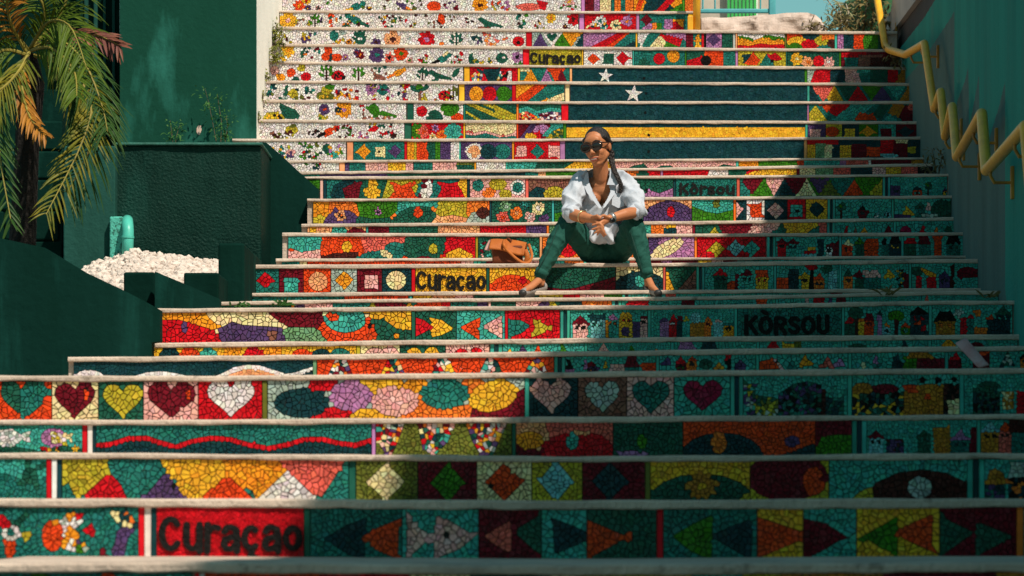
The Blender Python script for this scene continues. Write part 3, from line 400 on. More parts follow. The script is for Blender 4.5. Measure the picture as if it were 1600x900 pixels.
p(1424, 1528, 'te', 7.5); el('dg', 1434, 424, 10, 7, 'tree'); rc('rd', 1431, 432, 1440, 480, 'house'); pg('am', '1436 416 1462 428 1464 434 1446 430', 'bird'); rc('rd', 1448, 434, 1463, 480, 'house'); house(1467, 1484, 424, 'pu', 'pu', 10, 'nv'); rc('db', 1486, 416, 1491, 480, 'tree'); el('ma', 1512, 428, 17, 11, 'house'); rc('te', 1494, 434, 1528, 480)
# ================= row R, S
row('R'); p(380, 645, 'mt'); hill('ro', '538 464 560 461 640 461'); rc('ro', 545, 455, 638, 520); st(640, 644, 'te'); p(645, 740, 'ye'); rc('pe', 675, 450, 712, 520); rc('pk', 710, 450, 741, 520); p(741, 842, 'dg'); p(842, 972, 'li'); rc('rd', 880, 450, 906, 520); rc('pk', 906, 450, 944, 520); rc('gr', 944, 450, 972, 520); st3(972, 986); p(986, 1255, 'te', 8); rc('sa', 1040, 450, 1056, 520); p(1255, 1530, 'te', 8); rc('ma', 1300, 455, 1316, 520)
row('S'); p(343, 455, 'dg'); st(455, 460, 'am'); p(460, 762, 'mt'); rc('pu', 460, 460, 476, 540); rc('pk', 475, 460, 520, 540); tri('li', 574, 590, 470, 484); rc('ma', 586, 474, 634, 540); tri('ye', 630, 650, 470, 484); rc('ro', 648, 460, 700, 540); rc('rd', 690, 460, 704, 540); rc('pu', 746, 460, 763, 540); st(763, 767, 'pk'); p(767, 956, 'dg'); rc('pk', 806, 460, 848, 540); el('pu', 852, 484, 12, 14); pg('li', '857 472 866 472 876 484 857 484'); rc('nv', 876, 460, 909, 540); rc('orr', 908, 460, 956, 540); st3(956, 971)
p(971, 1085, 'te', 8); pg('rd', '985 466 1008 466 1016 480 976 480', 'house'); pg('ma', '1066 464 1084 464 1086 480 1064 480', 'house'); p(1085, 1212, 'te', 8); rc('ro', 1182, 466, 1198, 480); st(1212, 1216, 'te'); p(1216, 1328, 'te', 8); rc('pk', 1258, 465, 1264, 540); rc('rd', 1272, 465, 1290, 540, 'house'); rc('pu', 1294, 465, 1300, 540); rc('ma', 1307, 465, 1322, 540, 'house'); st(1328, 1332, 'te'); p(1332, 1436, 'te', 6); st(1436, 1440, 'te'); p(1440, 1560, 'te', 6); tri('sa', 1444, 1452, 460, 472)
# ================= row T
size(10); row('T'); p(252, 643, 'cr', 10.5); pg('am', '252 484 318 484 326 496 344 512 334 516 300 506 280 500 252 500'); pg('rd', '252 499 284 499 300 505 334 516 348 536 252 536'); el('pu', 288, 513, 5, 8, 'leaf'); pg('pu', '342 514 362 503 380 508 442 512 448 540 346 540'); el('br', 425, 523, 8, 9, 'leaf'); pg('ma', '414 484 503 484 506 500 498 512 450 511 430 498'); pg('sg', '440 512 500 512 520 536 520 545 446 545'); el('ro', 546, 515, 46, 26); el('te', 540, 500, 32, 20, 'bowl'); el('ro', 520, 495, 10, 7); pg('ye', '572 484 643 484 643 516 620 514 600 500 576 498'); pg('dg', '578 500 600 496 616 508 624 516 643 516 643 545 588 545 590 524'); el('bk', 577, 510, 3.4, None, 'weep_hole'); el('am', 619, 524, 5, 6, 'leaf'); st(643, 649, 'dg')
p(649, 713, 'dg'); pg('rd', '650 496 662 500 678 512 662 520 650 526', 'arrow'); pg('ye', '672 496 690 500 710 514 690 524 672 528 678 512', 'arrow'); p(713, 789, 'te'); pg('ro', '717 512 750 496 749 530', 'arrow'); pg('pk', '751 511 785 492 785 529', 'arrow'); st(789, 793.5, 'rd'); p(793.5, 875, 'rd'); pg('mt', '793 500 812 500 832 510 812 522 793 528', 'arrow'); pg('li', '829 496 846 504 862 513 846 522 829 528 836 512', 'arrow'); st3(875.5, 891)
p(891, 1012, 'te', 7.5); house(895, 919, 492, 'pk', 'ma', 15, 'bk'); house(922, 946, 492, 'sb', 'nv', 10, 'mt', 'r'); house(948, 967, 490, 'te', 'la', 11, 'orr'); rc('am', 947, 502, 951, 560); house(968, 988, 488, 'ye', 'ye', 8, 'rd', 'z'); el('pu', 977, 518, 7, 7, 'house'); house(989, 1000, 503, 'pu', 'pu', 5, None, 'r'); house(1001, 1010, 494, 'pk', 'ma', 5, 'bk', 'r'); st(1012, 1017, 'te')
p(1017, 1147, 'te', 6.5); house(1031, 1045, 497, 'la', 'pu', 6, None, 'z'); house(1046, 1057, 492, 'rd', 'rd', 9, 'wh'); house(1058, 1066, 494, 'nv', 'ma', 8, None, 'r'); tri('li', 1067, 1077, 491, 502, 'house'); el('sb', 1087, 497, 8, 9, 'tree'); rc('go', 1078, 504, 1100, 560, 'house'); house(1101, 1111, 494, 'orr', 'orr', 8, 'ma'); house(1114, 1129, 498, 'sb', 'pk', 5, None); house(1131, 1145, 505, 'am', 'mt', 5, 'bk', 'r'); st(1147, 1152, 'te')
p(1152, 1315, 'mt', 9, 'teal panel with black capital word'); tx('KÒRSOU', 1161, 494, 1297, 522.5); st(1315, 1319.5, 'te'); p(1319.5, 1451, 'te', 7.5); house(1321, 1336, 492, 'dg', 'rd', 14, None); el('dg', 1337, 490, 12, 10, 'tree'); rc('db', 1334, 498, 1340, 560, 'tree'); house(1342, 1350, 498, 'ye', 'orr', 5, None, 'r'); house(1351, 1365, 490, 'ro', 'ma', 12, 'ma', 'z'); house(1371, 1378, 485, 'la', 'nv', 7, None); house(1380, 1390, 504, 'sb', 'orr', 8, 'nv'); el('gr', 1400, 494, 13, 9, 'tree'); rc('db', 1397, 500, 1403, 560, 'tree'); house(1408, 1421, 503, 'gr', 'ro', 10, 'te'); house(1422, 1449, 478, 'nv', 'bk', 14, 'rd'); rc('ro', 1430, 500, 1438, 508); rc('rd', 1440, 510, 1447, 518); st(1451, 1456, 'te')
p(1456, 1582, 'te', 7.5); house(1462, 1492, 487, 'go', 'bk', 15, 'orr', 'z'); star('gy', 1498, 488, 10, 10, 'windmill'); rc('rd', 1500, 496, 1510, 560, 'house'); house(1512, 1522, 490, 'mt', 'rd', 8, None); pg('orr', '1520 488 1530 481 1534 490 1526 496', 'bird'); rc('orr', 1522, 512, 1542, 560, 'house'); house(1542, 1554, 492, 'nv', 'ro', 8, None); house(1556, 1578, 478, 'nv', 'dg', 15, 'te')
# ================= row U
size(9.5); row('U'); p(237, 557, 'ye'); el('nv', 265, 558, 17, 13, 'disc'); el('ro', 296, 556, 17, 12, 'disc'); el('te', 326, 556, 14, 11, 'disc'); el('rd', 396, 558, 17, 14, 'disc'); el('ro', 471, 556, 15, 11, 'disc'); el('nv', 502, 557, 15, 12, 'disc'); el('mt', 531, 557, 17, 13, 'disc'); rc('am', 350, 530, 376, 600); rc('am', 412, 530, 440, 600); st(557, 563, 'li'); p(563, 625, 'cr'); el('pk', 586, 556, 16, 13, 'heart'); el('pk', 610, 554, 13, 13, 'heart'); p(625, 696, 'dg'); el('ye', 647, 555, 12, 12, 'heart'); el('ye', 675, 554, 11, 12, 'heart'); p(696, 765, 'pk'); el('rd', 721, 556, 12, 11, 'heart'); el('rd', 744, 555, 11, 12, 'heart'); st3(766, 785)
p(785, 913, 'te', 8.5); tri('pu', 808, 826, 538, 554, 'house'); tri('ro', 833, 848, 539, 554, 'house'); tri('gr', 872, 888, 539, 554, 'house'); tri('ye', 788, 804, 546, 554, 'house'); st(913, 918, 'te'); p(918, 1048, 'te', 6.5); tri('pk', 932, 954, 536, 552, 'house'); tri('gr', 980, 994, 540, 552, 'house'); tri('orr', 1020, 1032, 543, 552, 'house'); st(1048, 1053, 'te'); p(1053, 1182, 'te', 7.5); pg('la', '1064 534 1082 534 1088 552 1056 552', 'house'); pg('nv', '1100 533 1116 533 1124 552 1092 552', 'house'); st(1182, 1186.5, 'te'); p(1186.5, 1315, 'te', 7); tri('rd', 1196, 1220, 530, 546, 'house'); rc('ye', 1222, 537, 1242, 560); rc('ol', 1243, 534, 1252, 560); st(1315, 1320, 'te'); p(1320, 1450, 'te', 8.5); el('dg', 1340, 543, 14, 6, 'tree'); tri('nv', 1408, 1420, 532, 544, 'house'); st(1450, 1455, 'te'); p(1455, 1590, 'te', 7); tri('am', 1468, 1496, 528, 542, 'house'); el('ma', 1526, 541, 12, 6, 'house')
# ================= row V
size(10.5); row('V'); p(115, 489, 'nv', 9, 'dark blue panel with white and pink wave', .4); el('wh', 140, 592, 24, 14, 'wave'); hill('wh', '208 588 230 582 250 580 270 582 296 588', 'wave'); hill('wh', '330 590 348 583 366 574 385 570 405 571 425 577 447 584 462 582 475 577 489 573', 'wave'); hill('pe', '344 592 364 583 385 577 405 578 425 584 446 593', 'wave'); hill('nv', '446 590 462 589 478 583 489 580 489 640 446 640', 'wave'); st(489, 495, 'sg'); p(495, 866, 'ro', 10.5)
for q in (532, 614, 693, 767, 838): sh(CONF, [(q-20, 588), (q-9, 564), (q+2, 560), (q+10, 564), (q+20, 588)], 'triangle')
st3(866, 883); p(883, 1025, 'te', 8.5); house(885, 896, 563, 'la', 'bk', 14, None); tri('la', 911, 920, 560, 577, 'house'); house(917, 934, 564, 'pu', 'ma', 10, 'orr'); tri('ye', 942, 950, 563, 575, 'house'); rc('pk', 952, 569, 976, 610, 'house'); house(977, 998, 556, 'mt', 'ma', 18, None, 'z'); rc('ro', 1002, 567, 1022, 610, 'house'); st(1025, 1030, 'te'); p(1030, 1181, 'te', 9); house(1034, 1052, 557, 'te', 'pu', 14, None); house(1056, 1072, 556, 'ma', 'rd', 14, 'gr'); house(1074, 1088, 557, 'orr', 'ro', 8, 'ye'); el('dg', 1103, 569, 10, 8, 'tree'); tri('am', 1114, 1134, 565, 577, 'house'); house(1134, 1142, 555, 'bk', 'rd', 9, None, 'z'); house(1148, 1165, 561, 'pu', 'pu', 12, None); st(1181, 1186, 'te')
p(1186, 1325, 'te', 10); pg('ro', '1188 565 1208 560 1224 576 1188 578', 'house'); pg('pk', '1208 560 1214 562 1226 578 1218 578', 'house'); tri('mt', 1229, 1246, 562, 577, 'house'); pg('am', '1247 572 1256 557 1277 572', 'house'); tri('sa', 1282, 1304, 556, 575, 'house'); tri('la', 1304, 1321, 556, 573, 'house'); st(1325, 1330.5, 'te'); p(1330.5, 1476, 'te', 9); el('cr', 1349, 571, 4, 5); house(1364, 1373, 554, 'mt', 'la', 14, None); house(1392, 1410, 555, 'nv', 'nv', 16, None); pg('go', '1412 560 1430 549 1446 548 1462 560', 'house'); rc('gr', 1412, 560, 1432, 600, 'tree'); rc('ma', 1432, 560, 1475, 600, 'house'); st(1476, 1481.5, 'te'); p(1481.5, 1640, 'te', 8); house(1484, 1502, 551, 'ma', 'rd', 12, None); rc('ma', 1520, 556, 1546, 600, 'house'); el('ro', 1536, 551, 8, 6, 'tree'); sh(['nv', 'dg', 'gy'], [(1562, 572), (1574, 549), (1586, 572)], 'house'); house(1594, 1616, 548, 'orr', 'bk', 12, 'nv')
# ================= row W (hearts)
size(12); row('W'); p(-40, 81, 'ro', None, 'orange panel with two tone teal heart'); heart('mt', 38, 624, 72, 60); pg('dg', '-40 600 36 600 33 616 32 660 -40 660'); CUR['p']['shapes'].pop(); heart('dg', 34, 624, 66, 60); pg('mt', '32 612 46 602 60 602 70 614 66 632 48 648 32 654', 'heart')
p(81, 154, 'cr', None, 'cream panel with maroon heart'); heart('ma', 117, 626, 62, 58); rc('ro', 131, 611, 139, 625); p(154, 224, 'dg', None, 'dark green panel with lime heart'); heart('li', 192, 627, 62, 56); p(224, 310, 'pk', None, 'pink panel with maroon heart'); heart('ma', 268, 626, 74, 60); rc('ro', 291, 612, 298, 624); p(310, 410, 'rd', None, 'red panel with white heart'); heart('wh', 361, 623, 74, 60); st(410, 418, 'ol')
p(418, 820, 'gy', 12); pg('rd', '482 594 528 594 528 612 486 610'); pg('ye', '545 594 640 594 624 614 590 616 560 604'); pg('am', '620 594 670 594 664 612 640 616'); pg('orr', '716 594 770 594 740 618 724 612'); hill('rd', '482 656 500 640 545 630 556 660'); hill('ye', '544 656 552 638 620 640 640 660'); pg('orr', '630 640 662 612 690 640 740 630 734 656 625 656'); hill('ma', '728 656 742 634 800 618 820 606'); el('nv', 472, 630, 44, 23, 'disc'); el('la', 548, 619, 34, 24, 'disc'); el('pk', 617, 627, 37, 24, 'disc'); el('mt', 695, 616, 39, 24, 'disc'); el('ye', 770, 619, 40, 24, 'disc', -14); st(820, 827, 'te')
p(827, 903, 'nv', None, 'dark panel with pink heart'); heart('pk', 861, 619, 62, 54); p(903, 979, 'br', None, 'brown panel with pale green heart'); heart('gy', 941, 621, 54, 54); p(979, 1053, 'pk', None, 'pink panel with teal heart'); heart('mt', 1017, 621, 58, 54); p(1053, 1141, 'te', None, 'turquoise panel with crimson heart'); heart('mg', 1098, 619, 60, 52); st3(1141, 1161)
p(1161, 1324, 'te', 9); rc('ol', 1200, 622, 1216, 700, 'house'); sh(['te', 'dg', 'gy', 'li', 'pu'], [(1164, 600), (1180, 600), (1180, 655), (1164, 655)], 'house'); sh(['dg', 'nv', 'mt', 'pu', 'bk'], [(1216, 616), (1240, 600), (1262, 596), (1284, 602), (1284, 655), (1216, 655)], 'house'); sh(['li', 'ol', 'dg', 'gy'], [(1182, 618), (1216, 622), (1216, 655), (1182, 655)], 'house'); rc('db', 1282, 606, 1290, 700, 'tree'); sh(['nv', 'mt', 'dg'], [(1288, 622), (1318, 622), (1318, 655), (1288, 655)], 'house'); st(1324, 1331, 'te')
p(1331, 1499, 'te', 10); el('go', 1348, 608, 16, 10, 'tree'); el('ma', 1384, 608, 20, 8, 'tree'); sh(['nv', 'dg', 'bk', 'mt', 'ye'], [(1332, 615), (1412, 612), (1412, 655), (1332, 655)], 'house'); sh('go', [(1412, 614), (1436, 600), (1474, 600), (1474, 655), (1412, 655)], 'house'); pg('ro', '1412 602 1430 600 1438 614 1414 614', 'house'); rc('ro', 1446, 615, 1454, 624); sh(['bk', 'db'], [(1474, 600), (1498, 600), (1498, 655), (1474, 655)], 'house'); rc('cr', 1481, 625, 1498, 655); di('bk', 1441, 593, 6, 5); di('bk', 1465, 593, 6, 5); di('bk', 1490, 593, 6, 5); st(1499, 1506, 'te'); p(1506, 1690, 'te', 8); sh(['nv', 'bk', 'dg'], [(1520, 606), (1562, 612), (1562, 655), (1520, 655)], 'house'); el('dg', 1545, 605, 18, 9, 'tree'); sh(['go', 'cr'], [(1565, 612), (1584, 612), (1584, 640), (1565, 640)], 'house'); rc('rd', 1588, 612, 1650, 700, 'house')
# ================= row X
size(11.5); row('X'); p(-40, 129, 'te', 9); hill('dg', '-40 702 20 698 60 704 100 696 129 702'); sh(['wh', 'wh', 'gy'], [(-14, 684), (0, 672), (18, 670), (32, 678), (46, 674), (48, 692), (34, 688), (18, 700), (0, 696)], 'fish'); el('la', 84, 684, 20, 15, 'fish'); sh(['cr', 'li', 'wh'], [(80, 676), (104, 676), (104, 694), (80, 694)], 'fish'); pg('cr', '102 684 112 676 112 692', 'fish'); star('ye', 118, 702, 8, -90, 'starfish'); bits(58, 700, 92, 708, 7, ['rd', 'ye', 'bk'], 3.4, 54); st(129, 137, 'rd'); st(137, 145, 'wh'); st(145, 150, 'nv')
p(150, 581, 'mt', 11, 'teal panel with red wavy line'); wl = [(150, 697), (175, 694), (200, 686), (230, 685), (250, 692), (275, 699), (300, 690), (330, 685), (360, 687), (390, 696), (420, 701), (450, 695), (475, 687), (505, 687), (530, 693), (555, 696), (581, 688)]
hill('nv', ' '.join('%g %g' % (a, b) for a, b in wl)); sh('rd', [(a, b-4.3) for a, b in wl]+[(a, b+4.3) for a, b in wl[::-1]], 'wavy_line'); st(581, 587, 'la')
p(587, 800, 'ol', 10.5); sh(CONF, [(587, 662), (632, 662), (622, 690), (612, 712), (604, 712), (590, 690)], 'speckle'); sh(CONF, [(652, 662), (712, 662), (700, 690), (678, 714), (660, 700), (656, 680)], 'speckle'); sh(CONF, [(728, 662), (792, 662), (780, 690), (770, 712), (752, 712), (738, 690)], 'speckle'); st(800, 806, 'dg')
p(806, 958, 'pe', 10); pg('sa', '850 660 958 660 962 700 940 680 900 672 860 684'); el('am', 828, 688, 22, 14); hill('ma', '806 692 820 704 850 704 850 712'); hill('rd', '846 712 850 690 870 680 900 678 930 680 956 690 962 712'); el('te', 894, 690, 10, 13, 'leaf'); p(958, 1067, 'dg', 10.5); el('gr', 1003, 690, 8, 12, 'leaf'); el('la', 988, 710, 22, 6); p(1067, 1274, 'ro', 10.5); el('nv', 1128, 712, 64, 36, 'hill'); el('orr', 1123, 692, 13, 17, 'leaf'); el('pu', 1238, 690, 12, 9); hill('nv', '1220 712 1240 704 1274 692'); p(1274, 1331, 'ma', 10.5); hill('gr', '1274 704 1284 682 1310 679 1331 680'); st3(1331, 1354)
p(1354, 1526, 'te', 8); house(1357, 1380, 672, 'sb', 'ma', 14, 'bk'); sh(['pu', 'nv', 'db'], [(1384, 686), (1412, 686), (1412, 712), (1384, 712)], 'house'); house(1434, 1454, 672, 'dg', 'dg', 10, 'mt'); sh('go', [(1458, 668), (1484, 668), (1484, 712), (1458, 712)], 'house'); house(1486, 1514, 672, 'mt', 'la', 16, 'nv'); rc('ma', 1516, 668, 1526, 720); st(1526, 1532, 'te'); p(1532, 1690, 'te', 9); house(1534, 1560, 658, 'go', 'sb', 18, 'bk'); house(1561, 1580, 658, 'sa', 'ro', 18, 'bk'); rc('mt', 1581, 668, 1650, 720, 'house'); rc('db', 1576, 655, 1650, 676)
# ================= row Y
size(13); row('Y'); p(-40, 73, 'te', 11); hill('mt', '-40 744 10 740 40 752 73 748'); el('dg', 47, 744, 12, 13, 'turtle'); el('dg', 44, 724, 5, 10, 'turtle', 10); el('dg', 66, 728, 10, 5, 'turtle', -25); el('dg', 34, 754, 8, 4, 'turtle', -20); el('dg', 56, 758, 4, 9, 'turtle', -25); st(73, 81, 'rd'); st(81, 89.5, 'wh'); st(89.5, 97, 'nv')
p(97, 545, 'mt', 13); pg('li', '97 718 166 718 172 737 126 779 118 779 108 756 97 758'); pg('rd', '130 782 171 738 188 756 200 782', 'triangle'); pg('pu', '222 782 258 738 292 782', 'triangle'); pg('ye', '250 720 352 720 352 742 320 782 296 782', 'triangle'); pg('ro', '310 782 354 740 398 782', 'triangle'); pg('am', '348 720 432 720 446 738 400 782 394 770 354 741', 'triangle'); pg('wh', '406 782 449 735 498 782', 'triangle'); pg('sa', '436 720 540 720 502 778 494 774 449 734', 'triangle'); el('bk', 272, 759, 4.5, None, 'weep_hole'); st(545, 556, 'dg')
p(556, 653, 'ol', 12, 'dark olive panel with cream diamond'); di('cr', 603, 753, 31, 29); p(653, 745, 'ma', 12, 'dark red panel with green diamond'); di('gr', 700, 754, 27, 31); p(745, 831, 'cr', 12, 'cream panel with red orange diamond'); di('ro', 788, 753, 30, 30); el('bk', 766, 759, 4, None, 'weep_hole'); p(831, 910, 'li', 12, 'lime panel with pale blue diamond'); di('sb', 869, 752, 27, 33); p(910, 1008, 'ma', 12, 'dark red panel with navy diamond'); di('nv', 953, 752, 29, 30); st(1008, 1016, 'ol')
p(1016, 1172, 'ye', 12); el('dg', 1096, 788, 86, 48, 'hill'); fl('go', 1097, 759, 22, 'ye', 9); hill('li', '1150 784 1176 764 1190 784'); p(1172, 1295, 'li', 12); el('ma', 1230, 745, 64, 38, 'disc'); el('ro', 1272, 752, 18, 22, 'disc'); p(1295, 1511, 'te', 12.5); el('db', 1440, 800, 98, 66, 'hill'); el('gy', 1437, 762, 19, 17, 'sun'); hill('li', '1328 782 1344 768 1362 760 1366 784'); st3(1511, 1538); p(1538, 1690, 'te', 10); pg('go', '1540 757 1546 736 1556 731 1568 740 1572 757', 'house'); sh(['nv', 'pu', 'mt'], [(1540, 758), (1570, 758), (1570, 782), (1540, 782)], 'house'); pg('gy', '1574 746 1582 722 1620 722 1620 746', 'house'); sh(['bk', 'orr', 'nv'], [(1574, 747), (1620, 747), (1620, 782), (1574, 782)], 'house')
# ================= row Z
size(14.5); row('Z'); p(-40, 217, 'mt', 13); el('wh', 17, 833, 14, 13, 'fish'); el('mt', 18, 833, 7, 6, 'fish'); pg('rd', '-10 804 6 804 20 822 8 828 -10 818', 'fish'); pg('ro', '8 846 24 846 24 864 14 876 8 862', 'fish'); pg('li', '32 832 48 830 52 838 42 846', 'fish'); pg('dg', '20 818 40 800 46 804 30 822', 'fish'); el('ro', 83, 837, 17, 25, 'fish'); sh(['wh', 'wh', 'pu', 'am', 'gy'], [(92, 812), (108, 802), (128, 802), (128, 818), (118, 826), (126, 836), (122, 846), (140, 856), (134, 864), (112, 862), (96, 856), (96, 838)], 'fish'); el('am', 89, 818, 7, 6, 'fish'); pg('rd', '130 830 144 816 150 828 146 844', 'fish'); rc('rd', 119, 802, 129, 812); pg('gr', '117 852 126 850 130 862 118 866', 'fish'); sh(['cr', 'orr', 'nv', 'cr'], [(172, 802), (196, 796), (206, 806), (214, 820), (204, 826), (186, 822)], 'seahorse'); pg('pu', '182 832 198 822 212 824 200 842 196 862 192 878 178 878 174 860 180 848', 'seahorse'); pg('ma', '157 858 164 854 168 866 178 872 176 880 160 880 156 872', 'seahorse'); st(217, 226, 'rd'); st(226, 236.5, 'wh'); st(236.5, 245, 'nv')
p(245, 475, 'rd', 9, 'red panel with big black word', .5); tx('Curaçao', 249, 806, 474, 862); st(475, 485, 'dg'); p(485, 628, 'mt', 13); pg('nv', '506 842 540 822 571 810 570 874 548 868', 'fish'); pg('ro', '561 841 592 824 624 811 621 874 590 860', 'fish'); p(628, 748, 'te', 14); pg('pk', '635 806 656 826 670 834 680 832 682 802 716 822 742 838 718 858 680 873 678 846 664 848 640 870 634 876 636 846', 'fish'); el('bk', 697, 835, 5, 6, 'fish'); p(748, 846, 'ma', 13); pg('sa', '754 838 800 811 799 868', 'fish'); pg('dg', '801 830 848 802 846 870', 'fish'); p(846, 917, 'te', 14); pg('nv', '864 810 900 824 930 838 900 852 866 866', 'fish'); p(917, 1026, 'dg', 14); pg('ro', '917 812 950 826 981 839 950 856 917 874', 'fish'); st(1026, 1036, 'rd')
p(1036, 1183, 'mt', 14); pg('gr', '1050 838 1080 820 1114 804 1112 876 1080 862', 'fish'); pg('nv', '1112 838 1144 822 1176 810 1173 874 1144 858', 'fish'); p(1183, 1255, 'ye', 14); pg('ro', '1183 808 1200 813 1256 832 1256 842 1200 866 1183 872', 'fish'); p(1255, 1338, 'te', 14); pg('ma', '1255 810 1290 818 1321 838 1290 858 1258 874', 'fish'); p(1338, 1468, 'ye', 14); pg('gr', '1347 838 1376 822 1403 806 1402 868 1376 856', 'fish'); pg('ro', '1394 833 1424 818 1457 803 1456 862 1424 848', 'fish'); p(1468, 1588, 'ma', 13); pg('dg', '1470 807 1522 832 1472 868', 'fish'); pg('dg', '1523 814 1584 838 1524 870', 'fish'); st(1588, 1599, 'orr'); p(1599, 1690, 'te', 14)
# ================= row AA
row('AA'); p(-40, 300, 'mt'); el('gr', 65, 905, 14, 9); el('ro', 168, 905, 14, 10); st(305, 312, 'rd'); st(312, 320, 'wh'); p(320, 640, 'ro'); rc('rd', 500, 890, 640, 960); p(640, 900, 'cr'); rc('dg', 735, 890, 860, 960); p(900, 1220, 'li'); rc('te', 1080, 890, 1160, 960); p(1220, 1690, 'go'); rc('ma', 1380, 890, 1560, 960)
# ------------------------------------------------------------------ tessellation of a panel into separate glazed pieces
def inside(poly, x, y):
    c = False; j = len(poly)-1
    for i in range(len(poly)):
        xi, yi = poly[i]; xj, yj = poly[j]
        if (yi > y) != (yj > y) and x < (xj-xi)*(y-yi)/(yj-yi)+xi: c = not c
        j = i
    return c
def clip(poly, nx, ny, d):
    out = []; n = len(poly)
    for i in range(n):
        a = poly[i]; b = poly[(i+1) % n]; da = a[0]*nx+a[1]*ny-d; db_ = b[0]*nx+b[1]*ny-d
        if da <= 0: out.append(a)
        if (da < 0 < db_) or (db_ < 0 < da):
            t = da/(da-db_); out.append((a[0]+(b[0]-a[0])*t, a[1]+(b[1]-a[1])*t))
    return out
def area(pl): return .5*abs(sum(pl[i][0]*pl[(i+1) % len(pl)][1]-pl[(i+1) % len(pl)][0]*pl[i][1] for i in range(len(pl))))
def shards(pl, s00, grout):
    """snap a piece by random cuts until its bits are about s00 across"""
    g = RND; todo, res = [pl], []
    while todo:
        q = todo.pop(); ar = area(q)
        if ar > g.uniform(.62, 1.25)*s00*s00:
            cx = sum(a[0] for a in q)/len(q); cy = sum(a[1] for a in q)/len(q)
            sxx = sum((a[0]-cx)**2 for a in q); syy = sum((a[1]-cy)**2 for a in q); sxy = sum((a[0]-cx)*(a[1]-cy) for a in q)
            th_ = .5*math.atan2(2*sxy, sxx-syy)+g.gauss(0, .45); nx, ny = math.cos(th_), math.sin(th_)
            d_ = cx*nx+cy*ny+g.gauss(0, .11)*s00; gg = grout*g.uniform(.6, 1.3)/2
            A_, B_ = clip(q, nx, ny, d_-gg), clip(q, -nx, -ny, -d_-gg)
            if len(A_) > 2 and len(B_) > 2 and area(A_) > .12*s00*s00 and area(B_) > .12*s00*s00: todo += [A_, B_]; continue
        res.append(q)
    return res
